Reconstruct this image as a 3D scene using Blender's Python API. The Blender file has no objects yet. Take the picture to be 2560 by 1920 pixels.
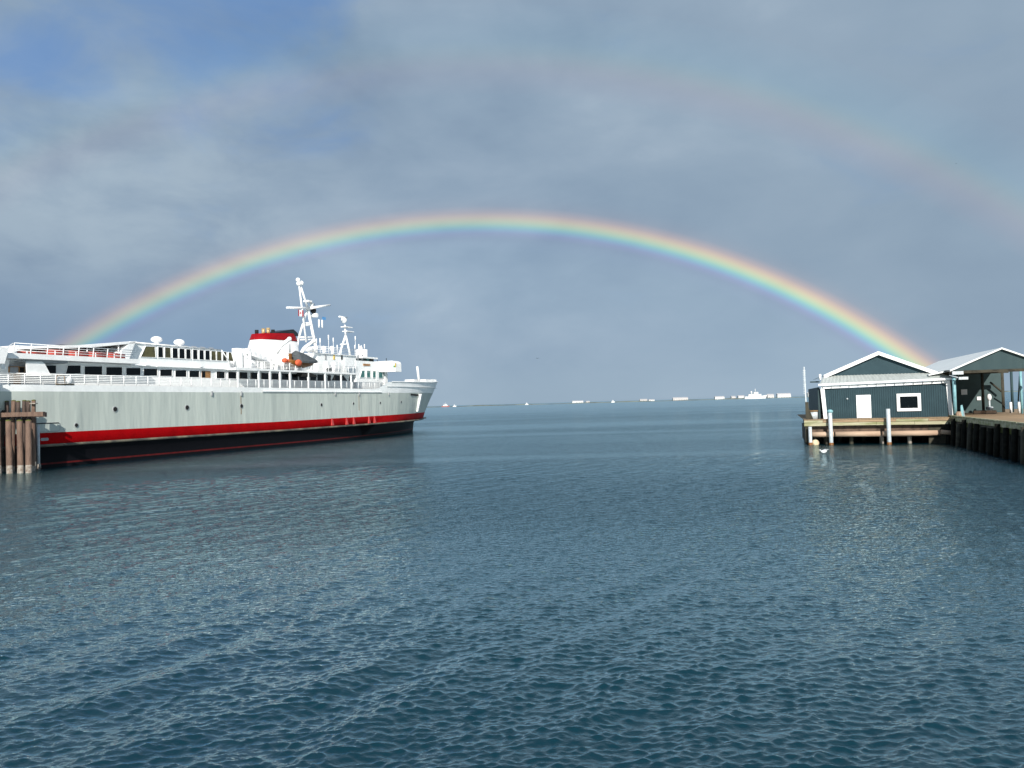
import bpy, bmesh, math, random
import numpy as np
from mathutils import Vector, Matrix
random.seed(7)
rng = np.random.default_rng(11)
sc = bpy.context.scene
COL = sc.collection

# ------------------------------------------------------------------ camera
F = 2000.0                     # focal length in pixels of the 2560 px wide photograph
H = 4.7                        # eye height above the water
ROLL = math.radians(1.54)
PITCH = math.atan(49.3 / F * math.cos(ROLL))
fv = Vector((0, math.cos(PITCH), math.sin(PITCH)))
r0 = Vector((1, 0, 0)); u0 = r0.cross(fv)
RV = r0 * math.cos(ROLL) - u0 * math.sin(ROLL)
UV = r0 * math.sin(ROLL) + u0 * math.cos(ROLL)
CAM = Vector((0, 0, H))
cd = bpy.data.cameras.new("camera"); cam = bpy.data.objects.new("camera", cd); COL.objects.link(cam)
M = Matrix((RV, UV, -fv)).transposed().to_4x4(); M.translation = CAM
cam.matrix_world = M
cd.sensor_width = 36; cd.lens = 36 * F / 2560; cd.clip_end = 60000; cd.clip_start = .1
sc.camera = cam

# ------------------------------------------------------------------ light
SUN_EL, SUN_AZ = math.radians(28.4), math.radians(177.5)      # behind the camera; azimuth from +Y towards +X
sun_dir = Vector((math.sin(SUN_AZ) * math.cos(SUN_EL), math.cos(SUN_AZ) * math.cos(SUN_EL), math.sin(SUN_EL)))
ld = bpy.data.lights.new("sun", 'SUN'); ld.energy = 5.0; ld.angle = math.radians(.5); ld.color = (1, .955, .88)
lo = bpy.data.objects.new("sun", ld); COL.objects.link(lo)
lo.rotation_euler = sun_dir.to_track_quat('Z', 'Y').to_euler()
sc.view_settings.view_transform = 'Standard'; sc.view_settings.look = 'None'
sc.view_settings.exposure = 0.30; sc.view_settings.gamma = 1; sc.view_settings.use_curve_mapping = False

class NT:
    """small node-tree helper"""
    def __init__(s, nt): s.nt = nt; nt.nodes.clear()
    def n(s, t, **k):
        o = s.nt.nodes.new(t)
        for a, v in k.items(): setattr(o, a, v)
        return o
    def put(s, sock, v):
        if hasattr(v, 'is_output') or hasattr(v, 'links'): s.nt.links.new(v, sock)
        else: sock.default_value = v
    def m(s, op, a, b=0.0, c=0.0, clamp=False):
        o = s.n('ShaderNodeMath', operation=op, use_clamp=clamp)
        s.put(o.inputs[0], a); s.put(o.inputs[1], b); s.put(o.inputs[2], c); return o.outputs[0]
    def vm(s, op, a, b=(0, 0, 0), out=0):
        o = s.n('ShaderNodeVectorMath', operation=op); s.put(o.inputs[0], a); s.put(o.inputs[1], b); return o.outputs[out]
    def noise(s, vec, scale, detail=3, rough=.5, out=0, dist=0.):
        o = s.n('ShaderNodeTexNoise'); s.put(o.inputs['Vector'], vec)
        o.inputs['Scale'].default_value = scale; o.inputs['Detail'].default_value = detail
        o.inputs['Roughness'].default_value = rough; o.inputs['Distortion'].default_value = dist; return o.outputs[out]
    def ramp(s, fac, stops, interp='LINEAR'):
        o = s.n('ShaderNodeValToRGB'); cr = o.color_ramp; cr.interpolation = interp
        while len(cr.elements) < len(stops): cr.elements.new(.5)
        for e, (p, c) in zip(cr.elements, stops):
            e.position = p; e.color = (*c, 1) if len(c) == 3 else c
        s.put(o.inputs[0], fac); return o.outputs[0]
    def mix(s, f, a, b, mode='MIX'):
        o = s.n('ShaderNodeMix', data_type='RGBA', blend_type=mode); o.clamp_factor = True
        for i, v in ((0, f), (6, a), (7, b)):
            if isinstance(v, tuple) and len(v) == 3: v = (*v, 1)
            s.put(o.inputs[i], v)
        return o.outputs[2]
    def smooth(s, x, a, b):
        o = s.n('ShaderNodeMapRange', interpolation_type='SMOOTHSTEP'); s.put(o.inputs[0], x)
        o.inputs[1].default_value = a; o.inputs[2].default_value = b; return o.outputs[0]

def lin(r, g, b):
    return tuple(((c / 255) / 12.92 if c <= 10 else ((c / 255 + .055) / 1.055) ** 2.4) for c in (r, g, b))

world = bpy.data.worlds.new("World"); sc.world = world; world.use_nodes = True
w = NT(world.node_tree)
SKY = 0.1
co = w.n('ShaderNodeTexCoord').outputs['Generated']
d = w.vm('NORMALIZE', co)
sky = w.n('ShaderNodeTexSky', sky_type='NISHITA', sun_disc=False)
sky.sun_elevation = SUN_EL; sky.sun_rotation = SUN_AZ; sky.air_density = 1.0; sky.dust_density = .6; sky.ozone_density = 2.0
sep = w.n('ShaderNodeSeparateXYZ'); w.put(sep.inputs[0], d)
X_, Y_, Z_ = sep.outputs
az = w.m('ARCTAN2', X_, Y_)                                         # radians, 0 = straight ahead
el = w.m('ARCSINE', Z_)
def dirv(px, py):
    v = fv + (px - 1280) / F * RV - (py - 960) / F * UV
    v.normalize(); return v
# rain cloud: broad soft swells in cloud-plane-like coordinates
cmb = w.n('ShaderNodeCombineXYZ')
w.put(cmb.inputs[0], w.m('MULTIPLY', az, 1.0)); w.put(cmb.inputs[1], w.m('MULTIPLY', el, 2.2)); w.put(cmb.inputs[2], w.m('ADD', w.m('MULTIPLY', az, .4), 3.1))
sv = cmb.outputs[0]
n1 = w.noise(sv, 2.6, 5, .5, dist=.35)
n2 = w.noise(sv, 7.5, 5, .55, dist=.25)
n3 = w.noise(w.vm('MULTIPLY', w.vm('ADD', sv, (4.2, 1.7, 0)), (2.6, .45, 1)), 1.5, 4, .5, dist=.3)
tone = w.m('ADD', w.m('ADD', w.m('MULTIPLY', n1, .62), w.m('MULTIPLY', n2, .20)), w.m('MULTIPLY', n3, .18))
cloud = w.ramp(tone, [(.34, lin(123, 142, 168)), (.46, lin(139, 157, 180)), (.55, lin(151, 167, 188)), (.64, lin(170, 183, 201))])
# the left half of the sky is broken cloud with a paler belly, the right is a darker even curtain of rain
left = w.smooth(az, -.10, -.42)
pale = w.m('MULTIPLY', left, w.m('MULTIPLY', w.smooth(el, .10, .22), w.smooth(el, .42, .27)))
cloud = w.mix(w.m('MULTIPLY', pale, w.m('ADD', .18, w.m('MULTIPLY', w.smooth(n2, .32, .68), .36))), cloud, lin(177, 190, 204))
low = w.m('MULTIPLY', w.smooth(az, -.05, -.35), w.smooth(el, .17, .07))
cloud = w.mix(w.m('MULTIPLY', low, .6), cloud, lin(116, 139, 170))
hor = w.smooth(el, .075, .0)
cloud = w.mix(w.m('MULTIPLY', hor, .55), cloud, lin(160, 177, 194))
rightd = w.m('MULTIPLY', w.smooth(az, -.22, .45), w.smooth(el, .75, .30))
cloud = w.mix(w.m('MULTIPLY', rightd, .58), cloud, lin(143, 160, 180))
# openings of blue: one high on the left, and scattered ones overhead and behind
def spot(px, py, rad0, rad1):
    c = dirv(px, py)
    return w.smooth(w.m('ARCCOSINE', w.m('MINIMUM', w.vm('DOT_PRODUCT', d, tuple(c), 1), .99999)), rad0, rad1)
hole = w.m('MAXIMUM', w.m('MULTIPLY', spot(540, -80, .30, .0), 1.0), w.m('MULTIPLY', spot(110, 190, .20, .0), .66))
hole = w.m('MAXIMUM', hole, w.m('MULTIPLY', spot(560, 150, .30, .0), .62))
hn = w.noise(w.vm('ADD', sv, (1.3, 5.5, 0)), 4.2, 5, .55, dist=.5)
over = w.smooth(el, .55, .95)
hole = w.m('MAXIMUM', hole, w.m('MULTIPLY', over, .6))
hm = w.smooth(w.m('ADD', hole, w.m('MULTIPLY', w.m('SUBTRACT', hn, .5), 2.2)), .22, 1.15)
skyc = w.vm('SCALE', sky.outputs[0]); skyc.node.inputs['Scale'].default_value = SKY
blue = w.mix(.7, skyc, lin(92, 138, 198))
base = w.mix(w.m('MULTIPLY', hm, .72), w.vm('MULTIPLY', cloud, (.96, 1.0, .975)), blue)
# primary and secondary bow about the antisolar point
anti = tuple(-sun_dir)
ang = w.m('MULTIPLY', w.m('ARCCOSINE', w.vm('DOT_PRODUCT', d, anti, 1)), 180 / math.pi)
G0 = 41.16
def prm(x): return (x - (G0 - 2.4)) / 5.0                            # 5 degree wide window
fac = w.m('DIVIDE', w.m('SUBTRACT', ang, G0 - 2.4), 5.0, clamp=True)
bow = w.ramp(fac, [(prm(G0 - 2.4), (0, 0, 0)), (prm(G0 - 1.0), (.0, .0, .005)), (prm(G0 - .66), (.04, .01, .075)),
                   (prm(G0 - .45), (.03, .075, .15)), (prm(G0 - .22), (.03, .19, .14)), (prm(G0), (.16, .27, .06)),
                   (prm(G0 + .27), (.31, .24, .01)), (prm(G0 + .52), (.31, .145, 0)), (prm(G0 + .80), (.17, .055, 0)),
                   (prm(G0 + 1.28), (0, 0, 0))], 'B_SPLINE')
inten = w.m('ADD', .72, w.m('MULTIPLY', w.smooth(az, -.15, .42), .55))
inten = w.m('MULTIPLY', inten, w.m('ADD', .75, w.m('MULTIPLY', n1, .5)))
inten = w.m('MULTIPLY', inten, w.m('ADD', .75, w.m('MULTIPLY', w.smooth(az, -.56, -.40), .25)))
S0 = 52.1
def sec(x): return (x - 49.5) / 6.0
fac2 = w.m('DIVIDE', w.m('SUBTRACT', ang, 49.5), 6.0, clamp=True)
bow2 = w.ramp(fac2, [(sec(49.9), (0, 0, 0)), (sec(51.1), (.05, .008, .0)), (sec(51.8), (.06, .032, -.0)), (sec(52.5), (.025, .042, .012)),
                     (sec(53.2), (.0, .03, .04)), (sec(55.3), (0, 0, 0))], 'B_SPLINE')
inten2 = w.m('ADD', .44, w.m('MULTIPLY', w.smooth(az, -.25, .35), .42))
above = w.smooth(el, -.002, .004)
inside = w.m('MULTIPLY', w.smooth(ang, 40.9, 39.6), w.smooth(ang, 24., 40.))
col = w.vm('ADD', base, w.mix(w.m('MULTIPLY', inside, above), (0, 0, 0), (.033, .046, .055)))
sc1 = w.vm('SCALE', bow); w.put(sc1.node.inputs['Scale'], w.m('MULTIPLY', inten, above))
sc2 = w.vm('SCALE', bow2); w.put(sc2.node.inputs['Scale'], w.m('MULTIPLY', inten2, above))
col = w.vm('ADD', w.vm('ADD', col, sc1), sc2)
final = w.vm('SCALE', col); final.node.inputs['Scale'].default_value = .88 / SKY
bg = w.n('ShaderNodeBackground'); w.put(bg.inputs[0], final); bg.inputs[1].default_value = SKY
wo = w.n('ShaderNodeOutputWorld'); w.nt.links.new(bg.outputs[0], wo.inputs[0])

# ------------------------------------------------------------------ materials
MATS = {}
def mat(name, c, rough=.6, metal=0, var=.12, scale=2.0, c2=None, bump=0, bscale=8, stretch=(1, 1, 1), spec=.5, coat=0):
    m = bpy.data.materials.new(name); m.use_nodes = True; t = NT(m.node_tree)
    p = t.n('ShaderNodeBsdfPrincipled'); o = t.n('ShaderNodeOutputMaterial'); t.nt.links.new(p.outputs[0], o.inputs[0])
    tc = t.n('ShaderNodeTexCoord').outputs['Object']
    v = t.vm('MULTIPLY', tc, stretch)
    nz = t.noise(v, scale, 5, .6)
    c2 = c2 or tuple(x * (1 - 2.2 * var) for x in c)
    f = t.smooth(nz, .38, .72)
    t.put(p.inputs['Base Color'], t.mix(f, c, c2))
    p.inputs['Roughness'].default_value = rough; p.inputs['Metallic'].default_value = metal
    p.inputs['Specular IOR Level'].default_value = spec; p.inputs['Coat Weight'].default_value = coat
    if bump:
        b = t.n('ShaderNodeBump'); b.inputs['Distance'].default_value = bump
        t.put(b.inputs['Height'], t.noise(v, bscale, 3, .5)); t.nt.links.new(b.outputs[0], p.inputs['Normal'])
    MATS[name] = m; return m
white = mat('white_paint', (.85, .85, .84), .42, var=.05, scale=1.2)
whitew = mat('white_plating', (.85, .86, .85), .45, var=.04, scale=.7, bump=.035, bscale=.9)
hullgray = mat('hull_grey', (.455, .495, .455), .5, var=.04, scale=.35, stretch=(1, 1, .16), bump=.22, bscale=.42, spec=.3)
hullwhite = mat('hull_white', (.82, .83, .82), .42, var=.04, scale=.5, bump=.08, bscale=.5)
red = mat('hull_red', (.38, .002, .004), .6, spec=.05, var=.1, scale=.8, bump=.02, bscale=.6)
redpale = mat('bracket_red', (.50, .05, .045), .5)
black = mat('hull_black', (.004, .004, .006), .6, var=.1, spec=.12)
redthin = mat('boot_red', (.10, .006, .006), .6, var=.2, scale=2, spec=.2)
guardm = mat('guard_timber', (.06, .058, .05), .7, var=.3, scale=.5, c2=(.22, .19, .13), stretch=(1, 1, 1))
glass = mat('dark_glass', (.003, .005, .006), .1, var=0, spec=.2)
glassteal = mat('teal_glass', (.05, .16, .15), .08, var=.1)
glassbr = mat('bronze_glass', (.10, .09, .035), .12, var=.3, scale=.6, c2=(.006, .006, .004))
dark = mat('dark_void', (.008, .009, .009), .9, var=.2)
shade = mat('grey_steel', (.30, .31, .32), .6, var=.1)
funnelred = mat('funnel_red', (.27, .002, .005), .5, spec=.2, var=.1)
funnelblack = mat('funnel_black', (.012, .016, .02), .4)
brass = mat('exhaust_metal', (.62, .45, .22), .45, metal=.3, var=.3, scale=3, c2=(.25, .16, .07))
orange = mat('orange_fabric', (.75, .13, .05), .7, var=.2, scale=3)
liferred = mat('life_float_red', (.46, .055, .035), .6, var=.2, scale=1.5)
greycanvas = mat('grey_canvas', (.075, .085, .09), .75, var=.1, bump=.03, bscale=3)
ochre = mat('ochre_paint', (.22, .085, .015), .5, var=.2)
wood = mat('varnished_wood', (.38, .19, .07), .5, var=.25, scale=2, stretch=(1, 1, 6))
rust = mat('rust', (.20, .12, .05), .8, var=.2)
shadewood = mat('quay_shade_timber', (.014, .014, .011), .9, var=.3, scale=2, spec=.1)  # near-black timber, the shade under the quay put into its colour
pilew = mat('weathered_pile', (.155, .098, .070), .85, var=.3, scale=1.2, c2=(.10, .06, .045), bump=.05, bscale=6, stretch=(3, 3, .5))
piled = mat('creosote_pile', (.075, .05, .04), .85, var=.3, scale=2, bump=.04, bscale=6, stretch=(3, 3, .5))
moss = mat('moss', (.10, .115, .02), .95, var=.3, scale=4, bump=.05, bscale=9)
barn = mat('barnacle_band', (.33, .30, .26), .9, var=.3, scale=5, c2=(.18, .13, .10), bump=.04, bscale=14)
slate = mat('slate_blue_siding', (.015, .040, .051), .6, var=.08, scale=.8, c2=(.021, .050, .062), spec=.25)
slate2 = mat('faded_teal_siding', (.026, .052, .058), .65, var=.12, scale=.5, c2=(.034, .062, .066), spec=.25, stretch=(3, 3, .3))
slated = mat('dark_siding', (.02, .045, .05), .7, var=.1)
metalroof = mat('pale_metal_roof', (.78, .80, .78), .5, var=.1, scale=.8, c2=(.66, .69, .67), stretch=(1, 3, 1))
timber = mat('deck_timber', (.33, .225, .13), .8, var=.3, scale=1.6, c2=(.17, .12, .07), bump=.02, bscale=5, stretch=(.3, 2, 3))
timberg = mat('mossy_timber', (.40, .37, .25), .85, var=.3, scale=1.1, c2=(.17, .18, .06), bump=.02, bscale=5, stretch=(.4, 2, 3))
timberp = mat('pink_timber', (.46, .33, .235), .8, var=.2, scale=1.2, c2=(.36, .24, .165), bump=.02, bscale=4, stretch=(.3, 1, 2))
galv = mat('galvanised_steel', (.50, .54, .56), .5, metal=0, var=.2, scale=3, c2=(.36, .40, .43))
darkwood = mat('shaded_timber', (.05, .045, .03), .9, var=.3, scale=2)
bluep = mat('pale_blue_paint', (.20, .40, .44), .5, var=.15)
featherw = mat('white_feathers', (.80, .80, .80), .8, var=.05)
featherg = mat('grey_feathers', (.35, .37, .40), .8, var=.05)
birdd = mat('dark_feathers', (.05, .05, .06), .8)
yellow = mat('yellow_paint', (.65, .45, .08), .5)
green = mat('green_paint', (.05, .25, .12), .5)
pentroof = mat('weathered_white_roof', (.40, .43, .415), .6, var=.1, scale=.8, c2=(.33, .355, .34), stretch=(3, 1, 1))
backw = mat('pale_teal_siding', (.042, .072, .074), .6, var=.1, scale=.8, spec=.25)
landm = mat('spit_rock', (.16, .19, .17), .95, var=.3, scale=.02)
farwhite = mat('far_white_wall', (.62, .62, .61), .7, var=.03)
farpink = mat('far_pink_wall', (.47, .45, .44), .7, var=.05)
farroof = mat('far_roof', (.42, .41, .42), .8, var=.1)
flagred = mat('flag_red', (.62, .03, .04), .7, var=.1)
flagblue = mat('flag_blue', (.08, .25, .50), .7, var=.1)

# ------------------------------------------------------------------ object helpers
def at(px, py, Y):                       # the point at distance Y seen at a photograph pixel
    v = fv + (px - 1280) / F * RV - (py - 960) / F * UV
    return CAM + v * (Y / v.y)
def on_water(px, py):
    v = fv + (px - 1280) / F * RV - (py - 960) / F * UV
    return CAM + v * (-H / v.z)
class Frame:
    """a standing local frame: x along 'ax' (azimuth of +x), y to its left, z up"""
    def __init__(s, ox, oy, heading):
        s.o = Vector((ox, oy, 0)); s.rot = heading
        s.X = Vector((math.cos(heading), math.sin(heading), 0)); s.Yv = Vector((-math.sin(heading), math.cos(heading), 0))
    def hit(s, px, py, yl):              # local point of the vertical plane y = yl
        v = fv + (px - 1280) / F * RV - (py - 960) / F * UV
        k = (s.o + s.Yv * yl - CAM).dot(s.Yv) / v.dot(s.Yv)
        p = CAM + v * k - s.o
        return Vector((p.dot(s.X), yl, p.z))
    def place(s, o, loc=(0, 0, 0)):
        l = Vector(loc); o.location = s.o + s.X * l.x + s.Yv * l.y + Vector((0, 0, l.z)); o.rotation_euler = (0, 0, s.rot)

class MB:
    def __init__(s): s.v = []; s.f = []; s.m = []; s.ms = []; s.sm = []
    def mi(s, m):
        if m not in s.ms: s.ms.append(m)
        return s.ms.index(m)
    def add(s, vs, fs, m, smooth=False):
        b = len(s.v); s.v += [tuple(x) for x in vs]; i = s.mi(m)
        for f in fs: s.f.append(tuple(b + k for k in f)); s.m.append(i); s.sm.append(smooth)
        return s
    def box(s, a, b, m):
        x0, y0, z0 = (min(p, q) for p, q in zip(a, b)); x1, y1, z1 = (max(p, q) for p, q in zip(a, b))
        v = [(x0, y0, z0), (x1, y0, z0), (x1, y1, z0), (x0, y1, z0), (x0, y0, z1), (x1, y0, z1), (x1, y1, z1), (x0, y1, z1)]
        return s.add(v, [(0, 3, 2, 1), (4, 5, 6, 7), (0, 1, 5, 4), (1, 2, 6, 5), (2, 3, 7, 6), (3, 0, 4, 7)], m)
    def prism(s, poly, axis, a, b, m):
        """extrude a 2D polygon along an axis; axis 'y': poly=(x,z); 'x': poly=(y,z); 'z': poly=(x,y)"""
        def P(u, v, w): return {'y': (u, w, v), 'x': (w, u, v), 'z': (u, v, w)}[axis]
        n = len(poly); vs = [P(u, v, a) for u, v in poly] + [P(u, v, b) for u, v in poly]
        fs = [tuple(range(n)), tuple(range(2 * n - 1, n - 1, -1))] + [(i, i + n, (i + 1) % n + n, (i + 1) % n) for i in range(n)]
        return s.add(vs, fs, m)
    def tube(s, p, q, r, m, n=8, r2=None, smooth=True, caps=True):
        p = Vector(p); q = Vector(q); ax = (q - p)
        if ax.length < 1e-6: return s
        ax.normalize(); u = ax.orthogonal().normalized(); w_ = ax.cross(u); r2 = r if r2 is None else r2
        vs = [p + (u * math.cos(2 * math.pi * i / n) + w_ * math.sin(2 * math.pi * i / n)) * r for i in range(n)] + \
             [q + (u * math.cos(2 * math.pi * i / n) + w_ * math.sin(2 * math.pi * i / n)) * r2 for i in range(n)]
        s.add(vs, [(i, (i + 1) % n, (i + 1) % n + n, i + n) for i in range(n)], m, smooth)
        if caps: s.add(vs, [tuple(range(n - 1, -1, -1)), tuple(range(n, 2 * n))], m)
        return s
    def path(s, pts, r, m, n=6):
        for a, b in zip(pts, pts[1:]): s.tube(a, b, r, m, n)
        return s
    def ball(s, c, r, m, sx=1, sy=1, sz=1, n=12, k=8):
        vs = []; fs = []
        for j in range(k + 1):
            ph = math.pi * j / k
            for i in range(n):
                th = 2 * math.pi * i / n
                vs.append((c[0] + r * sx * math.sin(ph) * math.cos(th), c[1] + r * sy * math.sin(ph) * math.sin(th), c[2] + r * sz * math.cos(ph)))
        for j in range(k):
            for i in range(n): fs.append((j * n + i, (j + 1) * n + i, (j + 1) * n + (i + 1) % n, j * n + (i + 1) % n))
        return s.add(vs, fs, m, True)
    def build(s, name, parent=None, props=None):
        me = bpy.data.meshes.new(name); me.from_pydata(s.v, [], s.f)
        for m in s.ms: me.materials.append(m)
        me.polygons.foreach_set('material_index', s.m); me.polygons.foreach_set('use_smooth', s.sm)
        bm = bmesh.new(); bm.from_mesh(me); bmesh.ops.remove_doubles(bm, verts=bm.verts, dist=1e-5)
        bmesh.ops.recalc_face_normals(bm, faces=bm.faces); bm.to_mesh(me); bm.free(); me.update()
        o = bpy.data.objects.new(name, me); COL.objects.link(o)
        if parent: o.parent = parent
        if props: tag(o, **props)
        return o
def tag(o, label=None, cat=None, group=None, kind=None):
    if label: o['label'] = label
    if cat: o['category'] = cat
    if group: o['group'] = group
    if kind: o['kind'] = kind
    return o
def empty(name, label, cat, group=None, frame=None, loc=(0, 0, 0)):
    o = bpy.data.objects.new(name, None); COL.objects.link(o); o.empty_display_size = .5
    tag(o, label, cat, group)
    if frame: frame.place(o, loc)
    else: o.location = loc
    return o
def rep(o, parent, loc):
    c = o.copy(); COL.objects.link(c); c.parent = parent; c.location = loc
    return c

# ------------------------------------------------------------------ water
def build_water():
    rs = [3.0, 4.5, 6.0]
    while rs[-1] < 75: rs.append(rs[-1] + min(max(rs[-1] * .0025, .02), .14))
    while rs[-1] < 45000: rs.append(rs[-1] * 1.10)
    rs = np.array(rs)
    front = np.radians(np.arange(-37, 37.001, .1))
    side = np.radians(np.concatenate([np.arange(38, 322, 4)]))
    ths = np.concatenate([front, side]); n = len(ths); k = len(rs)
    R_, T_ = np.meshgrid(rs, ths, indexing='ij')
    x = R_ * np.sin(T_); y = R_ * np.cos(T_); z = np.zeros_like(x)
    dx = np.zeros_like(x); dy = np.zeros_like(x)
    mask = (R_ < 130); fade = np.clip((75 - R_) / 25, 0, 1); fade = fade * fade * (3 - 2 * fade)
    af = np.clip((np.radians(37) - np.abs(np.where(T_ > np.pi, T_ - 2 * np.pi, T_))) / .06, 0, 1)
    spacing = np.maximum(np.gradient(rs)[:, None] * np.ones_like(x), R_ * np.radians(.1))
    # two crossing wave systems plus chop
    comps = []
    for i in range(150):
        u = rng.random()
        if i < 14: lam = rng.uniform(1.1, 2.8); th = math.radians(rng.normal(31, 9)); st = .031
        elif i < 50: lam = rng.uniform(.45, 1.2); th = math.radians(rng.normal(66, 30)); st = .017
        else: lam = .095 * (3.8 ** rng.random()); th = math.radians(rng.normal(84, 29)); st = .044
        comps.append((lam, th, st * lam / (2 * math.pi) * rng.uniform(.6, 1.35), rng.uniform(0, 6.28)))
    gust = .74 + .26 * np.sin(x * .11 + y * .045 + 1.3) * np.sin(y * .13 - x * .05 + .4)
    gust = gust * (1 - .22 * np.clip((R_ - 12) / 16, 0, 1))
    for lam, th, a, ph in comps:
        kx, ky = math.cos(th) * 2 * math.pi / lam, -math.sin(th) * 2 * math.pi / lam
        p = kx * x + ky * y + ph
        att = np.clip((lam / spacing - 2.2) / 2.2, 0, 1) * fade * af * gust
        s_, c_ = np.sin(p), np.cos(p)
        z += a * att * c_
        dx -= a * att * s_ * math.cos(th) * .75; dy += a * att * s_ * math.sin(th) * .75
    x += dx; y += dy
    co = np.stack([x, y, z], -1).reshape(-1, 3)
    co = np.vstack([co, [[0, 0, 0]]])
    i = np.arange(k - 1)[:, None]; j = np.arange(n)[None, :]; jn = (j + 1) % n
    q = np.stack(np.broadcast_arrays(i * n + j, i * n + jn, (i + 1) * n + jn, (i + 1) * n + j), -1).reshape(-1, 4)
    tri = np.stack([np.full(n, len(co) - 1), np.arange(n), (np.arange(n) + 1) % n], -1)
    me = bpy.data.meshes.new('water'); me.vertices.add(len(co)); me.vertices.foreach_set('co', co.astype(np.float32).ravel())
    nl = len(q) * 4 + len(tri) * 3; me.loops.add(nl)
    me.loops.foreach_set('vertex_index', np.concatenate([q.ravel(), tri.ravel()]).astype(np.int32))
    me.polygons.add(len(q) + len(tri))
    st = np.concatenate([np.arange(len(q)) * 4, len(q) * 4 + np.arange(len(tri)) * 3]).astype(np.int32)
    me.polygons.foreach_set('loop_start', st)
    me.polygons.foreach_set('use_smooth', np.ones(len(q) + len(tri), bool))
    me.update(calc_edges=True); me.validate()
    if me.polygons[len(q) // 2].normal.z < 0: me.flip_normals()
    o = bpy.data.objects.new('water', me); COL.objects.link(o); o['kind'] = 'structure'
    m = bpy.data.materials.new('sea_water'); m.use_nodes = True; t = NT(m.node_tree)
    out = t.n('ShaderNodeOutputMaterial'); mx = t.n('ShaderNodeMixShader'); body = t.n('ShaderNodeBsdfDiffuse'); p = t.n('ShaderNodeBsdfGlossy', distribution='GGX')
    fr = t.n('ShaderNodeFresnel'); fr.inputs['IOR'].default_value = 1.34
    t.put(mx.inputs[0], t.m('MINIMUM', t.m('MULTIPLY', fr.outputs[0], 2.25), .86))
    t.nt.links.new(body.outputs[0], mx.inputs[1]); t.nt.links.new(p.outputs[0], mx.inputs[2]); t.nt.links.new(mx.outputs[0], out.inputs[0])
    p.inputs['Color'].default_value = (.80, .97, 1, 1)
    g = t.n('ShaderNodeNewGeometry').outputs['Position']
    big = t.noise(t.vm('MULTIPLY', g, (.03, .05, 0)), 1, 3, .5)
    t.put(body.inputs['Color'], t.mix(big, (.0001, .016, .028), (.0001, .022, .029)))
    dist = t.vm('LENGTH', t.vm('MULTIPLY', g, (1, 1, 0)), (0, 0, 0), 1)
    t.put(p.inputs['Roughness'], t.m('ADD', .03, t.m('MULTIPLY', t.smooth(dist, 60, 600), .17)))
    far = t.smooth(dist, 35, 80)
    streak = t.noise(t.vm('MULTIPLY', g, (.006, .034, 0)), 1, 3, .55, dist=.6)
    calm = t.m('ADD', .78, t.m('MULTIPLY', t.smooth(streak, .36, .62), .5))
    mid = t.smooth(dist, 9, 34)
    w1 = t.noise(t.vm('MULTIPLY', g, (.9, 2.1, 1)), 4.0, 3, .6)
    w2 = t.noise(t.vm('MULTIPLY', g, (.55, 1.0, 1)), .75, 3, .6)
    w3 = t.noise(t.vm('MULTIPLY', g, (1.0, 1.5, 1)), 11, 3, .55)
    hh = t.m('ADD', t.m('MULTIPLY', w3, .016), t.m('ADD', t.m('MULTIPLY', mid, t.m('MULTIPLY', w1, .10)), t.m('MULTIPLY', far, t.m('MULTIPLY', w2, .42))))
    b = t.n('ShaderNodeBump'); b.inputs['Distance'].default_value = 1.0; b.inputs['Strength'].default_value = 1
    t.put(b.inputs['Height'], t.m('MULTIPLY', t.m('MULTIPLY', hh, calm), t.m('SUBTRACT', 1.0, t.m('MULTIPLY', t.smooth(dist, 120, 700), .35)))); [t.nt.links.new(b.outputs[0], q_.inputs['Normal']) for q_ in (p, body, fr)]
    me.materials.append(m)
build_water()

# ------------------------------------------------------------------ far spit with buildings and boats
YS = 2500.0
def far_land():
    b = MB(); vs = []; xs = np.linspace(-900, 2600, 160)
    for x in xs:
        h = 1.6 + 1.3 * math.sin(x * .011) * math.sin(x * .027 + 1) + .8 * random.random()
        vs += [(x, YS - 16, -1), (x, YS - 6, h), (x, YS + 90, h + .4), (x, YS + 120, -1)]
    fs = []
    for i in range(len(xs) - 1):
        for k in range(3): fs.append((i * 4 + k, i * 4 + 4 + k, i * 4 + 5 + k, i * 4 + 1 + k))
    b.add(vs, fs, landm); o = b.build('land'); o['kind'] = 'structure'
far_land()
def far_building(x0, x1, ytop, ybot, m, label, pitched=True, name='far_building'):
    a = at(x0, ybot, YS); c = at(x1, ytop, YS); z0 = 1.2; z1 = max(c.z, z0 + 3.5)
    e = empty(name, label, 'building', 'low buildings on the far spit', loc=(a.x, YS, 0))
    L = c.x - a.x; b = MB(); hw = z1 if not pitched else z0 + (z1 - z0) * .68
    b.box((0, 0, z0 - 1), (L, 12, hw), m); b.build('wall', e)
    r = MB()
    if pitched: r.prism([(-.4, hw), (12.4, hw), (6, z1)], 'x', -.5, L + .5, farroof)
    else: r.box((-.3, -.3, hw), (L + .3, 12.3, hw + .5), farroof)
    r.build('roof', e)
    wn = max(2, int(L / 7)); wm = None
    for i in range(wn):
        x = L * (i + .5) / wn
        if wm is None: wm = MB().box((-1, -.12, z0 + 1.2), (1, 0, z0 + 2.4), glass).build('window', e); wm.location.x = x
        else: rep(wm, e, (x, 0, 0))
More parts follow.
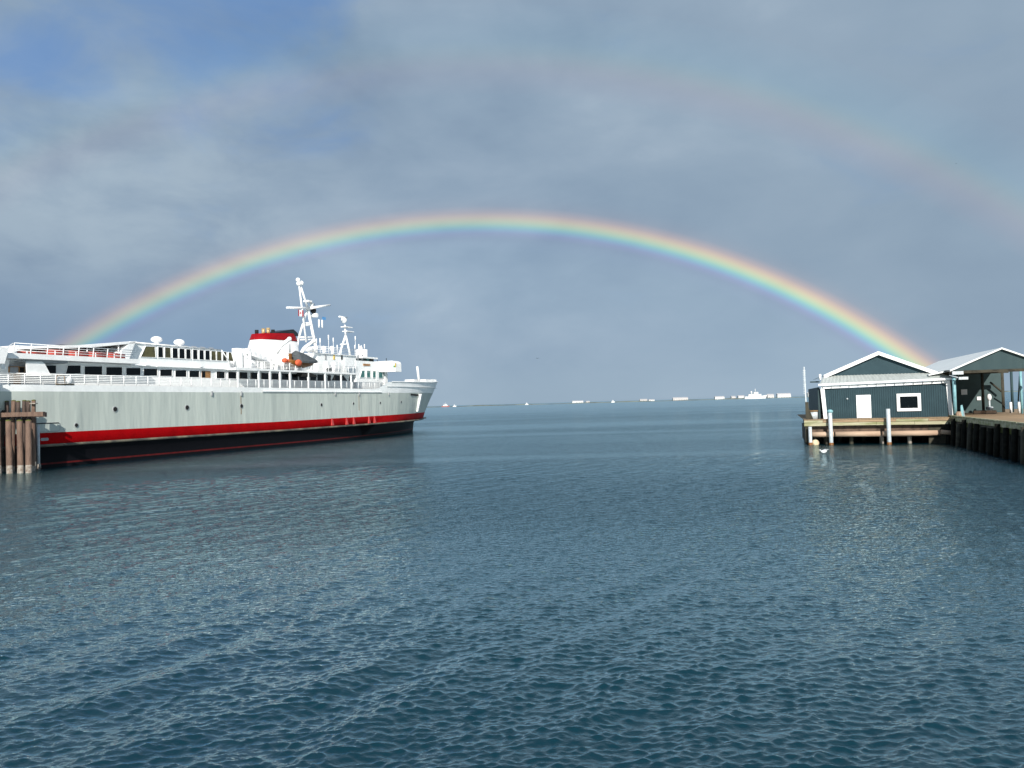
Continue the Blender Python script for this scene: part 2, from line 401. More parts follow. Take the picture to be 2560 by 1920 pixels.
for a in [(1431, 1458, 1001, 1005.5, farwhite, 'low white shed on the far spit, first building right of the ferry bow'),
          (1465, 1474, 1002, 1005, farpink, 'tiny pale hut on the far spit just right of the first white shed'),
          (1600, 1618, 997, 1001, farpink, 'long pale pink building on the far spit left of the wide stepped one'),
          (1622, 1636, 998, 1001, farwhite, 'small white building on the far spit right beside the pale pink one'),
          (1683, 1720, 992.5, 997.5, farpink, 'wide pinkish building in the middle of the far spit'),
          (1788, 1811, 990, 994.5, farwhite, 'flat white hangar on the far spit left of the big white vessel'),
          (1829, 1839, 989.5, 993, farpink, 'small pale shed between the white hangar and the big white vessel'),
          (1846, 1861, 988, 993, farwhite, 'white block touching the stern side of the big far white vessel'),
          (1919, 1935, 984.5, 990, farpink, 'pinkish building right of the big far white vessel'),
          (1944, 1977, 982.5, 988, farwhite, 'long white hangar on the far spit left of the ladder post'),
          (2020, 2043, 980, 986, farwhite, 'white spit building seen just right of the ladder post')]:
    far_building(*a)
def far_ship(x0, x1, ybot, hull, name, label, mh=1.0):
    a = at(x0, ybot, YS - 60); c = at(x1, ybot, YS - 60); L = c.x - a.x
    e = empty(name, label, 'ship' if L > 20 else 'boat', loc=(a.x, YS - 60, 0))
    b = MB(); h = L * .085 * mh
    b.prism([(0, 0), (L * .93, 0), (L, h * 1.5), (L * .7, h), (0, h)], 'y', 0, L * .16, hull); b.build('hull', e)
    MB().box((L * .18, L * .03, h), (L * .75, L * .13, h * 1.9), farwhite).build('deckhouse', e)
    MB().box((L * .42, L * .04, h * 1.9), (L * .62, L * .12, h * 2.8), farwhite).build('bridge', e)
    MB().tube((L * .5, L * .08, h * 2.8), (L * .5, L * .08, h * 4.2), L * .012, farwhite).build('mast', e)
    MB().tube((L * .33, L * .08, h * 1.9), (L * .32, L * .08, h * 3.2), L * .035, farwhite).build('funnel', e)
far_ship(1862, 1918, 993.5, farwhite, 'patrol_ship', 'big white vessel with stacked bridge moored at the far spit', 1.25)
far_ship(1104, 1124, 1016, mat('faded_red', (.30, .10, .09), .7), 'fishing_boat', 'reddish boat on the horizon just right of the ferry bow', 1.6)
far_ship(1132, 1141, 1013.5, farwhite, 'motor_boat', 'tiny white boat on the horizon beside the reddish boat', 2.2)
far_ship(1313, 1321, 1009, farwhite, 'motor_boat', 'lone tiny white boat on the horizon midway between ferry and spit', 2.6)
far_ship(1528, 1537, 1003, farwhite, 'motor_boat', 'bright white boat in the gap on the far spit', 2.6)

# ------------------------------------------------------------------ ferry
TH = math.atan(.41)
FS = Frame(-42.6, 72.0, math.pi / 2 - TH)          # local x forward, local y inboard (to port), starboard side at y = 0
def S(px, py, inb=0.0): return FS.hit(px, py, inb)
ferry = empty('ferry', 'large white and grey car ferry with red band moored along the left side', 'ferry', frame=FS)
def interp(x, xs, ys): return float(np.interp(x, xs, ys))
def stem(z): return interp(z, [-2, 0, 2.31, 2.44, 3.65, 5, 6.45, 8, 9.75], [86.3, 87.4, 87.6, 91.0, 91.7, 93, 94.4, 96.2, 97.8])
def half(s, z):
    e = stem(z)
    if z < 1.99 + .35 * max(0, (s - 35) / 60):
        s0 = 34; B = 10.75; pw = 2.1
    else:
        s0 = 57 - .8 * (8 - min(z, 8)); B = 11; pw = 2.35
    b = B if s < s0 else B * max(0, 1 - ((s - s0) / (e - s0)) ** pw)
    if s < 0: b -= .06 * s * s * (1 if z < 5 else .4)
    return max(b, 0)
def zrow(s):
    r = max(0, (s - 35) / 60)
    top = interp(s, [-7, 58.2, 61.2, 80, 98], [7.56, 7.56, 8.72, 9.0, 9.75])
    kn = 6.95 + .25 * max(0, (s - 60) / 38)
    return [-1.6, .30, .46, 1.95 + .35 * r, 2.14 + .35 * r, 3.2 + .42 * r, 3.9, 4.7, 5.5, 6.3, kn, kn + .25, top - .12, top]
bandm = [black, redthin, black, guardm, red, hullgray, hullgray, hullgray, hullgray, hullgray, hullwhite, hullwhite, hullwhite]
def hull():
    b = MB(); us = list(np.linspace(0, .62, 34)) + list(np.linspace(.62, 1, 44))[1:]
    nz = 14; vs = []
    for sgn in (1, -1):
        for u in us:
            zz = zrow(-6 + u * 104)
            for z in zz:
                s = -6 + u * (stem(z) + 6); bb = half(s, z)
                vs.append((s, 11 - bb * sgn, z))
    n = len(us)
    for sd in (0, 1):
        o = sd * n * nz
        for k in range(nz - 1):
            b.add(vs, [(o + i * nz + k, o + (i + 1) * nz + k, o + (i + 1) * nz + k + 1, o + i * nz + k + 1) for i in range(n - 1)], bandm[k], True)
    # transom and weather deck
    for k in range(nz - 1):
        b.add(vs, [(k, n * nz + k, n * nz + k + 1, k + 1)], bandm[k])
    return b
hb = hull()
hb.build('hull', ferry)
dk = MB(); us = np.linspace(-5.9, 90, 60); vs = []
for s in us: vs += [(s, 11 - max(half(s, 7.3) - .12, .05), 7.50), (s, 11 + max(half(s, 7.3) - .12, .05), 7.50)]
dk.add(vs, [(2 * i, 2 * i + 1, 2 * i + 3, 2 * i + 2) for i in range(len(us) - 1)], shade); dk.build('weather_deck', ferry)
# belting that projects along the red band's foot, and the half round rail at the knuckle
def strake(name, zf, r, m, s0, s1, out=.05, ry=1):
    b = MB(); prev = None; n = 90; rings = []
    for i in range(n + 1):
        s = s0 + (s1 - s0) * i / n; z = zf(s); hb_ = half(s, z + .2)
        c = Vector((s, 11 - hb_, z)); s2 = s + .3; c2 = Vector((s2, 11 - half(s2, z + .2), z))
        t_ = (c2 - c).normalized(); nn = Vector((t_.y, -t_.x, 0)); rings.append([c + nn * (out + r * math.cos(a)) * 1 + Vector((0, 0, r * ry * math.sin(a))) for a in np.linspace(-math.pi / 2, math.pi / 2, 6)])
    v = [p for q in rings for p in q]; b.add(v, [(i * 6 + k, i * 6 + 6 + k, i * 6 + 7 + k, i * 6 + 1 + k) for i in range(n) for k in range(5)], m, True)
    return b.build(name, ferry)
strake('guard', lambda s: 2.04 + .35 * max(0, (s - 35) / 60), .13, guardm, -5.5, 90.4, .04)
strake('rubbing_rail', lambda s: 7.08 + .25 * max(0, (s - 60) / 38), .14, hullwhite, 30, 58, .03)
strake('bow_rail', lambda s: 8.0 + .2 * (s - 60) / 30, .09, hullwhite, 59.8, 93, .03)
strake('bulwark_cap', lambda s: interp(s, [61.2, 80, 98], [8.74, 9.02, 9.72]), .10, white, 61.3, 96.5, .02)
# stem shelf
MB().prism([(88.8, 9.6), (91.2, 10.2), (92.9, 11), (91.2, 11.8), (88.8, 12.4)], 'z', 2.20, 2.42, guardm).build('stem_shelf', ferry)
def hullpoint(px, py):
    """point of the starboard shell seen at a pixel"""
    best = None
    for y in np.linspace(-.2, 11, 400):
        p = S(px, py, y)
        if 11 - half(p.x, p.z) <= y + .02: return p
    return p
# pocket near the bow: lit pocket wall and dark lintel
pt = hullpoint(1047, 985); pb = hullpoint(1041, 1029)
pk = MB(); pk.add([(pt.x, pt.y + .3, pt.z), (pt.x - .1, pt.y - .62, pt.z), (pb.x - .1, pb.y - .34, pb.z), (pb.x, pb.y + .3, pb.z),
                   (pt.x + .3, pt.y + .3, pt.z), (pt.x + .5, pt.y - .45, pt.z), (pb.x + .5, pb.y - .2, pb.z), (pb.x + .3, pb.y + .3, pb.z)],
                  [(0, 1, 2, 3), (7, 6, 5, 4), (0, 4, 5, 1), (3, 2, 6, 7), (1, 5, 6, 2)], white)
pk.build('pocket_wall', ferry)
p0 = hullpoint(1027, 984); p1 = hullpoint(1043, 988)
MB().add([(p0.x, p0.y - .08, p0.z), (pt.x - .2, pt.y - .08, pt.z - .05), (pt.x - .2, pt.y - .08, pt.z - .38), (p0.x, p0.y - .08, p0.z - .3),
          (p0.x, p0.y + .2, p0.z), (pt.x - .2, pt.y + .4, pt.z - .05), (pt.x - .2, pt.y + .4, pt.z - .38), (p0.x, p0.y + .2, p0.z - .3)],
         [(0, 1, 2, 3), (4, 7, 6, 5), (0, 4, 5, 1), (3, 2, 6, 7), (0, 3, 7, 4), (1, 5, 6, 2)], dark).build('pocket_slot', ferry)
# shell details
for px, py, r in [(287, 1023, .28), (190, 1063, .21), (467, 1019, .30), (603, 1015, .27), (803, 1012, .24), (883, 1009, .2), (950, 1007, .2), (1002, 1005, .2)]:
    c = hullpoint(px, py)
    rg = MB(); rg.tube((c.x, c.y + .05, c.z), (c.x, c.y - .06, c.z), r, shade, 16); o = rg.build('porthole', ferry)
    g = MB(); g.tube((c.x, c.y, c.z), (c.x, c.y - .075, c.z), r * .8, dark, 16); g.build('pane', o)
for px, y0, y1 in [(528, 972, 988), (602, 972, 988), (837, 974, 989), (897, 976, 986), (971, 976, 988)]:
    a = hullpoint(px, y0 + 8); zt = 7.35 if px < 900 else 7.3
    MB().box((a.x - .09, a.y - .17, 6.55), (a.x + .09, a.y - .02, zt - .3), shade).build('drain_pipe', ferry)
    if px in (602, 897):
        MB().box((a.x - .06, a.y - .012, 4.3), (a.x + .05, a.y + .02, 6.5), rust).build('rust_streak', ferry)
for px in (830, 866, 884, 922, 936):
    c = hullpoint(px, 1046); w_ = .55
    MB().add([(c.x - .12, c.y, 3.35), (c.x + .12, c.y, 3.35), (c.x + .28, c.y, 2.3), (c.x - .28, c.y, 2.3), (c.x - .12, c.y - .05, 3.3), (c.x + .12, c.y - .05, 3.3), (c.x + .28, c.y - .16, 2.3), (c.x - .28, c.y - .16, 2.3)],
             [(4, 7, 6, 5), (0, 4, 5, 1), (0, 3, 7, 4), (1, 5, 6, 2), (3, 2, 6, 7)], redpale).build('guard_bracket', ferry)
# stern quarter recess and mooring port
def roundrect(x0, x1, z0, z1, r, k=4):
    p = []
    for cx, cz, a in ((x1 - r, z1 - r, 0), (x0 + r, z1 - r, 90), (x0 + r, z0 + r, 180), (x1 - r, z0 + r, 270)):
        for i in range(k + 1):
            t_ = math.radians(a + 90 * i / k); p.append((cx + r * math.cos(t_), cz + r * math.sin(t_)))
    return p
rc = MB(); rc.prism(roundrect(-1.5, 2.05, 3.28, 4.12, .28), 'y', -.05, .03, shade); o = rc.build('recess_frame', ferry)
MB().prism(roundrect(-1.42, 1.98, 3.32, 4.04, .24), 'y', -.065, -.03, hullgray).build('recess_panel', o)
MB().box((-1.3, -.09, 4.02), (1.9, -.06, 4.10), dark).build('recess_shade', o)  # dark strip as painted shade under the recess's top edge
mp = MB(); mp.prism(roundrect(-.05, .95, 2.42, 2.82, .19), 'y', -.06, .02, red); o = mp.build('mooring_port', ferry)
MB().prism(roundrect(.05, .85, 2.49, 2.75, .13), 'y', -.075, -.03, shade).build('port_opening', o)

# main deckhouse -----------------------------------------------------------
IW = 1.6
MB().box((-1.6, IW, 7.5), (52.4, 22 - IW, 9.9), whitew).build('deckhouse', ferry)
def pane(pix, inb, name, m, th=.05, parent=ferry, fr=None, grow=.06):
    pts = [S(x, y, inb) for x, y in pix]
    b = MB(); n = len(pts)
    b.add([(p.x, inb - th, p.z) for p in pts] + [(p.x, inb + .02, p.z) for p in pts],
          [tuple(range(n)), tuple(range(2 * n - 1, n - 1, -1))] + [(i, i + n, (i + 1) % n + n, (i + 1) % n) for i in range(n)], m)
    o = b.build(name, parent)
    if fr:
        c = sum(pts, Vector()) / n
        f = MB(); q = [c + (p - c) * 1 + (p - c).normalized() * grow for p in pts]
        f.add([(p.x, inb - th - .05, p.z) for p in pts] + [(p.x, inb - th - .05, p.z) for p in q] + [(p.x, inb + .01, p.z) for p in q] + [(p.x, inb - th + .01, p.z) for p in pts],
              [(i, (i + 1) % n, n + (i + 1) % n, n + i) for i in range(n)] + [(n + i, n + (i + 1) % n, 2 * n + (i + 1) % n, 2 * n + i) for i in range(n)] + [(3 * n + i, 3 * n + (i + 1) % n, (i + 1) % n, i) for i in range(n)], fr)
        f.build('frame', o)
    return o
mainw = [(163, 168, 200, 200, 914, 914, 934, 934), (210, 210, 254, 254, 916, 916, 937, 937), (264, 264, 304, 304, 918, 918, 938, 938),
         (314, 314, 350, 350, 920, 920, 938, 938), (358, 358, 392, 392, 922, 922, 939, 939), (399, 399, 429, 429, 924, 924, 940, 940),
         (437, 437, 465, 465, 925.5, 925.5, 942, 942), (472, 472, 497, 497, 927, 927, 943, 943)]
for a in mainw: pane([(a[0], a[6]), (a[1], a[4]), (a[2], a[5]), (a[3], a[7])], IW, 'window', glass, fr=white)
dw = pane([(504, 945), (504, 927), (526, 928), (526, 946)], IW, 'door', wood, th=.03); pane([(505, 944), (505, 928), (512, 928), (512, 944)], IW - .03, 'pane', glass, parent=dw)
for x0, x1 in [(540, 561), (569, 589), (597, 617.5), (624.5, 645), (651, 672), (678, 698), (703, 722), (728, 744), (746, 766), (774, 790), (792, 811), (817, 826)]:
    pane([(x0, 945.5 + (x0 - 540) * .024), (x0, 928.5 + (x0 - 540) * .03), (x1, 929 + (x1 - 540) * .03), (x1, 946 + (x1 - 540) * .024)], IW, 'window', glass, fr=white)
pane([(871, 952), (871, 941), (879, 941.5), (879, 952.5)], IW, 'window', glass, fr=white)
pane([(829, 951), (836, 938), (858, 939), (868, 952)], IW, 'window', glass, fr=None)

# aft end of the main deck: open lobby with timber door, windscreen panel
pane([(22, 936), (22, 911), (62, 911), (62, 936)], IW - .6, 'lobby_recess', shade)
MB().box((-1.62, .98, 7.6), (-1.0, 1.05, 9.4), wood).build('lobby_door', ferry)
pane([(23, 934), (23, 918), (45, 918), (45, 934)], IW - .66, 'window', shade, fr=wood, grow=.12)
pane([(47, 934), (47, 918), (59, 918), (59, 934)], IW - .66, 'doorway', dark, fr=wood)
pane([(66, 938), (64, 904), (103, 904), (110, 908), (126, 938)], .35, 'windscreen', white, th=.06)
pane([(112, 914), (139, 914), (139, 933), (124, 933)], IW - .4, 'window', glass)

# promenade deck edge slab over the forward half, posts
MB().box((25.4, .02, 9.66), (52.0, IW + .3, 9.9), white).build('boat_deck_edge', ferry)
MB().box((25.3, -.10, 9.62), (29.2, .02, 9.97), white).build('fascia', ferry)
MB().box((-1.7, IW - .35, 9.72), (25.3, IW - .02, 9.80), white).build('window_hood', ferry)
pst = None
for px in (595, 647, 675, 700, 725, 771, 813, 853, 878):
    x = S(px, 950, .1).x
    if pst is None: pst = MB().box((-.09, .03, 7.5), (.09, .21, 9.66), white).build('post', ferry); pst.location.x = x
    else: rep(pst, ferry, (x, 0, 0))
# promenade railing: stanchions one by one and five long rails
def railing(path, z0f, h, step, rails, r=.022, pr=.035, pname='rail_post', parent=ferry, lean=0):
    # path: list of (x,y) ; z0f(x)
    st = None; tot = 0
    for (xa, ya), (xb, yb) in zip(path, path[1:]):
        L = math.hypot(xb - xa, yb - ya); n = max(1, round(L / step))
        for i in range(n):
            x = xa + (xb - xa) * i / n; y = ya + (yb - ya) * i / n; z = z0f(x)
            if st is None: st = MB().tube((0, 0, 0), (lean, 0, h), pr, white, 6).build(pname, parent); st.location = (x, y, z)
            else: rep(st, parent, (x, y, z))
    for k in range(rails):
        hz = h * (k + 1) / rails
        b = MB(); b.path([(x + lean * hz / h, y, z0f(x) + hz) for x, y in path], r * (1.3 if k == rails - 1 else 1), white, 5); b.build('rail', parent)
railing([(-5.8, .12), (59.4, .12)], lambda x: 7.56, .98, 1.5, 6, r=.03, pr=.045)
MB().box((33.6, .16, 7.52), (58.6, .3, 7.62), shade).build('shadow_strip', ferry)  # grey strip standing in for the shadow line above the rubbing rail
# upper lounge -------------------------------------------------------------
UI = 1.8
def pr(pix, inb): return [(S(x, y, inb).x, S(x, y, inb).z) for x, y in pix]
lounge = [(7.9, 9.9), (9.9, 11.0), (11.55, 12.12), (24.9, 12.0), (26.3, 10.62), (26.6, 9.9)]
MB().prism(lounge, 'y', UI, 22 - UI, whitew).build('lounge', ferry)
MB().prism([(11.4, 12.12), (25.0, 12.0), (24.4, 12.22), (12.2, 12.36)], 'y', UI + .5, 21.5 - UI, white).build('lounge_roof', ferry)
for i in range(9):
    x = 12.6 + i * 1.35
    MB().add([(x, UI + .05, 12.13), (x + .75, UI + .05, 12.12), (x + .85, UI + .6, 12.36), (x + .1, UI + .6, 12.37)], [(0, 1, 2, 3)], shade).build('skylight', ferry)
MB().path([(9.6, UI - .12, 10.9), (11.5, UI - .12, 12.2), (24.9, UI - .12, 12.08), (26.4, UI - .12, 10.6)], .07, white).build('roof_trim', ferry)
pane([(351, 892), (363, 866), (386, 867), (388, 893.5)], UI, 'window', glassbr, fr=white)
lw = [(394, 406), (411, 425), (430, 443), (447, 460), (464, 475), (481, 492), (497, 508), (512, 523), (527, 538), (541, 552), (556, 565)]
for i, (a, b) in enumerate(lw):
    y = lambda x: 893 + (x - 394) * .055; yt = lambda x: 867.5 + (x - 394) * .075
    pane([(a, y(a)), (a, yt(a)), (b, yt(b)), (b + 1, y(b))], UI, 'window', glassbr if i in (1, 8, 9, 10) else glass, fr=white)
pane([(570, 902), (570, 881), (577, 881.5), (583, 903)], UI, 'window', glassbr, fr=white)
pane([(587, 895), (587, 884), (592, 884), (592, 895)], UI + 1.0, 'window', glassbr)
MB().box((26.2, UI + 1.0, 9.9), (28.2, 18, 11.9), white).build('vestibule', ferry)
for px, py in ((391.5, 849), (448, 856)):
    c = S(px, py, 5.5)
    b = MB(); b.ball((c.x, 5.5, c.z), .62, white, 1.05, 1, .62, 16, 8); b.tube((c.x, 5.5, 11.9), (c.x, 5.5, c.z), .3, white, 10); b.build('radome', ferry)
for px, py in ((325, 912), (362, 913), (390, 916), (499, 917)):
    c = S(px, py, IW)
    MB().box((c.x - .25, IW - .45, c.z - .06), (c.x + .25, IW, c.z + .06), white).build('floodlight', ferry)
# aft sun deck: slab, railing with red life floats, slanted canopy
MB().box((-2.9, -.0, 9.84), (11.3, 21, 10.32), white).build('aft_deck', ferry)
MB().box((-1.2, .3, 9.60), (3.2, 1.5, 9.84), shade).build('aft_soffit', ferry)
railing([(-2.3, .1), (10.6, .1)], lambda x: 10.32, .88, 1.65, 4, r=.028, pr=.05, pname='deck_post', lean=.12)
MB().path([(-2.3, .1, 11.15), (-3.9, .1, 10.0), (-5.9, .1, 8.7)], .06, white).build('stair_rail', ferry)
MB().path([(-2.0, .1, 10.5), (-3.6, .1, 9.4), (-5.2, .1, 8.2)], .06, white).build('stair_rail', ferry)
MB().prism([(-2.2, 10.32), (-1.7, 10.32), (-1.5, 11.0), (-2.0, 11.0)], 'y', .5, 2.2, white).build('locker', ferry)
MB().prism([(-4.9, 9.3), (-3.6, 9.3), (-3.15, 10.72), (-4.9, 10.72)], 'y', -.6, 2.2, white).build('stern_wing', ferry)
MB().tube((-3.35, -.05, 9.05), (-3.35, .2, 9.05), .22, white, 10).build('winch_head', ferry)
cz = lambda x: interp(x, [.1, 6.3, 12.0], [11.03, 11.45, 12.25])
cp = MB(); cp.prism([(.1, cz(.1) - .14), (6.3, cz(6.3) - .14), (12.0, cz(12) - .16), (12.0, cz(12) + .04), (6.3, cz(6.3) + .12), (.1, cz(.1) + .1)], 'y', 1.2, 20, white); cp.build('canopy', ferry)
for x in (3.2, 6.2, 9.9): MB().tube((x, 1.4, 10.3), (x, 1.4, cz(x) - .1), .07, white).build('canopy_post', ferry)
MB().prism([(11.9, 12.3), (11.0, 10.3), (7.9, 9.9), (9.9, 11.0), (11.2, 12.1)], 'y', 1.2, 1.8, whitew).build('canopy_bracket', ferry)
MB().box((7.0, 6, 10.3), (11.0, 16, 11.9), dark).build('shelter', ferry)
# funnel -------------------------------------------------------------------
def loft(b, rings, mats_, smooth=True):
    n = len(rings[0])
    for k in range(len(rings) - 1):
        b.add(rings[k] + rings[k + 1], [(i, (i + 1) % n, n + (i + 1) % n, n + i) for i in range(n)], mats_[k], smooth)
    b.add(rings[-1], [tuple(range(n))], mats_[-1])
def oval(x0, x1, hw, zf, n=28, pw=.55):
    r = []
    for i in range(n):
        a = 2 * math.pi * i / n; c, s_ = math.cos(a), math.sin(a)
        x = (x0 + x1) / 2 + (x1 - x0) / 2 * math.copysign(abs(c) ** pw, c); y = 11 + hw * math.copysign(abs(s_) ** pw, s_)
        r.append((x, y, zf(x)))
    return r
fu = MB(); loft(fu, [oval(40.9, 51.8, 2.0, lambda x: 9.9, pw=.7), oval(41.0, 51.2, 1.95, lambda x: 12.9, pw=.7), oval(41.8, 50.7, 1.85, lambda x: 14.95 + .02 * (x - 44), pw=.7)], [white, white, white]); fu.build('funnel', ferry)
fb = MB(); loft(fb, [oval(41.75, 50.75, 1.9, lambda x: 14.97 + .02 * (x - 44), pw=.7), oval(42.2, 50.0, 1.8, lambda x: 15.85 + .06 * (x - 43), pw=.7)], [funnelred, funnelred]); fb.build('funnel_band', ferry)
MB().prism([(44.6, 15.8), (50.1, 15.9), (49.9, 16.35), (48.9, 16.85), (44.8, 16.1)], 'y', 9.5, 12.5, funnelblack).build('funnel_top', ferry)
for x, y, m, h in ((42.9, 10.2, brass, 16.55), (44.2, 10.4, brass, 16.75), (44.6, 11.6, dark, 16.7), (45.5, 10.6, dark, 16.6), (43.6, 12.0, dark, 16.5)):
    MB().tube((x, y, 15.7), (x, y, h), .27, m, 12).build('exhaust_pipe', ferry)
# lattice masts ------------------------------------------------------------
def mast_main():
    Yc = 11
    L = lambda px, py: S(px, py, Yc)
    leg = lambda a, b, r: MB().tube((a.x, Yc + r[1], a.z), (b.x, Yc, b.z), r[0], white, 8, r[0] * .8)
    top = L(750, 716); fo = L(797, 884); af = L(753, 850); mid = L(769, 770)
    m = MB(); m.tube((fo.x, Yc, 12.0), (mid.x, Yc, mid.z), .29, white, 8, .2); m.tube((mid.x, Yc, mid.z), (top.x + .2, Yc, top.z), .2, white, 8, .13)
    m.tube((af.x - .3, Yc + 1, 12.0), (af.x, Yc + .6, af.z), .19, white); m.tube((af.x, Yc + .6, af.z), (mid.x, Yc, mid.z), .19, white, 8, .15)
    m.tube((L(758, 820).x, Yc - .5, 15.2), (top.x - .2, Yc, top.z), .15, white, 8, .13)
    for py, xa, xb, r in ((812, 760, 781, .2), (807, 762, 779, .1), (843, 754, 789, .12), (849, 754, 790, .12)):
        a = L(xa, py); b = L(xb, py); m.tube((a.x, Yc + .2, a.z), (b.x, Yc, b.z), r, white)
    o = m.build('main_mast', ferry)
    a = L(717, 769); b = L(770, 771); c = L(806, 764)
    y = MB(); y.tube((a.x, Yc, a.z), (b.x, Yc - .3, b.z), .15, white, 8, .22); y.tube((b.x, Yc - .3, b.z), (c.x, Yc - 1.5, c.z), .22, white, 8, .15); y.build('yard', o)
    t = L(745, 700); MB().ball((t.x, Yc, t.z), .36, white).build('mast_light', o)
    for px, py in ((747, 709), (753, 708)):
        t = L(px, py); MB().ball((t.x, Yc, t.z), .40, white).build('mast_light', o)
    t = L(768, 753); MB().box((t.x - .4, Yc - .5, t.z - .15), (t.x + .6, Yc + .5, t.z + .12), white).build('radar_platform', o)
    t = L(779, 763); q = MB(); q.tube((t.x, Yc, t.z - .3), (t.x, Yc, t.z + .3), .3, white, 10); q.tube((t.x - 1.3, Yc - .5, t.z + .42), (t.x + 1.3, Yc + .5, t.z + .30), .12, shade); q.build('radar', o)
    t = L(783, 776); q = MB(); q.ball((t.x, Yc, t.z), .5, dark, n=10); q.tube((t.x + .2, Yc - .6, t.z - .8), (t.x + .2, Yc + .6, t.z - .8), .35, white, 12); q.tube((t.x + .6, Yc, t.z - .6), (t.x + .6, Yc, t.z + .4), .1, white); q.build('horn', o)
    for px, py in ((787, 809), (795, 810)):
        t = L(px, py); MB().tube((t.x, Yc - .8, t.z - .7), (t.x, Yc - .8, t.z + .6), .13, white).build('antenna', o)
    a = L(752, 776)
    f = MB(); xs = [0, -.42, -.95, -1.35]; zs = lambda u: .06 * math.sin(u * 5)
    for k, mm in enumerate((flagred, white, flagred)):
        x0, x1 = xs[k], xs[k + 1]
        f.add([(a.x + x0, Yc - .5 + zs(x0), a.z), (a.x + x1, Yc - .5 + zs(x1), a.z - .05), (a.x + x1, Yc - .5 + zs(x1), a.z - 1.05), (a.x + x0, Yc - .5 + zs(x0), a.z - 1.0)], [(0, 1, 2, 3)], mm)
    lx = a.x - .68; lz = a.z - .52; lf = []
    for i in range(22):
        r_ = .26 if i % 2 == 0 else .14; an = 2 * math.pi * i / 22 + math.pi / 2; lf.append((lx + r_ * math.cos(an), Yc - .53 + zs(-.68), lz + r_ * math.sin(an)))
    f.add(lf, [tuple(range(22))], flagred); fo_ = f.build('flag', o); fo_['label'] = 'red and white flag with a maple leaf'
    a = L(799, 792); MB().add([(a.x, Yc - .5, a.z), (a.x + .85, Yc - .6, a.z - .05), (a.x + .85, Yc - .6, a.z - .5), (a.x, Yc - .5, a.z - .5)], [(0, 1, 2, 3)], flagblue).build('flag', o)['label'] = 'small blue signal flag'
mast_main()
def mast_fore():
    Yc = 11; L = lambda px, py: S(px, py, Yc)
    t = L(862, 812); k = L(864, 838); m = MB()
    m.tube((t.x, Yc, t.z), (k.x, Yc, k.z), .13, white, 8, .2)
    for px, yo in ((850, .7), (877, -.2)):
        e = L(px, 880); m.tube((k.x, Yc, k.z), (e.x, Yc + yo, 12.4), .17, white, 8, .21)
    a = L(855, 861); b = L(871, 861); m.tube((a.x, Yc + .3, a.z), (b.x, Yc - .1, b.z), .14, white); o = m.build('fore_mast', ferry)
    t = L(860, 801); MB().ball((t.x, Yc, t.z), .5, white).build('mast_light', o)
    t = L(857, 793); q = MB(); q.tube((t.x - 1.1, Yc, t.z), (t.x + 1.2, Yc, t.z + .05), .13, white); q.tube((t.x - .2, Yc, t.z - .6), (t.x - .2, Yc, t.z), .2, white); q.build('radar', o)
    for px, py in ((867, 818), (871, 829)):
        t = L(px, py); q = MB(); q.box((t.x - 1.1, Yc - .5, t.z - .08), (t.x + 1.0, Yc + .5, t.z + .06), white); q.build('radar_platform', o)
mast_fore()
for px, py, y_ in ((791, 852, 8), (800, 851, 6), (821, 843, 6), (833, 850, 9), (888, 846, 9), (843, 868, 4), (911, 866, 5), (897, 866, 7), (887, 868, 9), (903, 869, 7)):
    t = S(px, py - 4, y_); q = MB(); q.tube((t.x, y_, 12.6), (t.x, y_, t.z), .035, white, 5); q.tube((t.x, y_, t.z - .7), (t.x, y_, t.z + .1), .09, white, 6); q.build('whip_antenna', ferry)
# forward deckhouse and bridge ---------------------------------------------
MB().box((44.4, 2.0, 9.9), (54.2, 20, 12.62), whitew).build('officers_house', ferry)
MB().box((44.2, 1.8, 12.62), (54.4, 20.2, 12.72), white).build('house_roof', ferry)
railing([(44.4, 1.95), (54.2, 1.95)], lambda x: 12.72, .95, 1.9, 4, r=.03, pr=.04, pname='roof_post')
for px in (809, 830, 901): 
    t = S(px, 871, 4); q = MB(); q.tube((t.x, 4, 12.7), (t.x, 4, t.z), .16, white); q.ball((t.x, 4, t.z), .38, white); q.build('ventilator', ferry)
for px, m in ((814, shade), (835, yellow), (854.5, dark), (895, shade), (906, shade)):
    pane([(px - 1.6, 899), (px - 1.6, 887), (px + 1.6, 887), (px + 1.6, 899)], 1.98, 'window', m)
t = S(904, 880, 3.2); MB().tube((t.x, 3.2, 12.0), (t.x, 3.2, 13.9), .95, white, 16).build('tank', ferry)
MB().box((54.0, 1.9, 7.5), (62.9, 20, 12.0), whitew).build('bridge_house', ferry)
MB().prism([(62.9, 7.5), (62.9, 10.5), (62.2, 10.9), (61.9, 7.5)], 'y', 1.7, 1.9, white).build('bridge_trim', ferry)
MB().box((56.0, 2.2, 12.0), (59.6, 19, 12.42), slated).build('pilothouse', ferry)
MB().box((55.6, 1.7, 12.42), (60.0, 19.4, 12.66), white).build('pilothouse_roof', ferry)
pane([(916, 905), (916, 897), (922, 897), (922, 905)], 2.1, 'pilothouse_window', glassteal); pane([(925, 905), (925, 897), (931, 898), (931, 905)], 2.1, 'pilothouse_window', dark)
pane([(908, 914.5), (908, 909), (925, 910), (925, 915)], 1.88, 'name_board', wood, th=.06)
for a in [((899, 943.5), (904, 927), (911, 927), (911, 943)), ((916, 943), (916, 927), (925, 927), (925, 943.5)), ((931, 944), (931, 928), (939, 928), (939, 944)), ((946, 945), (946, 930), (955, 930), (957, 945)), ((958, 946), (956, 930), (963, 930), (965, 946))]:
    pane(a, 1.88, 'window', glassteal, fr=white)
pane([(940, 950), (940, 925), (945, 925), (945, 952)], .3, 'post', white, th=.15)
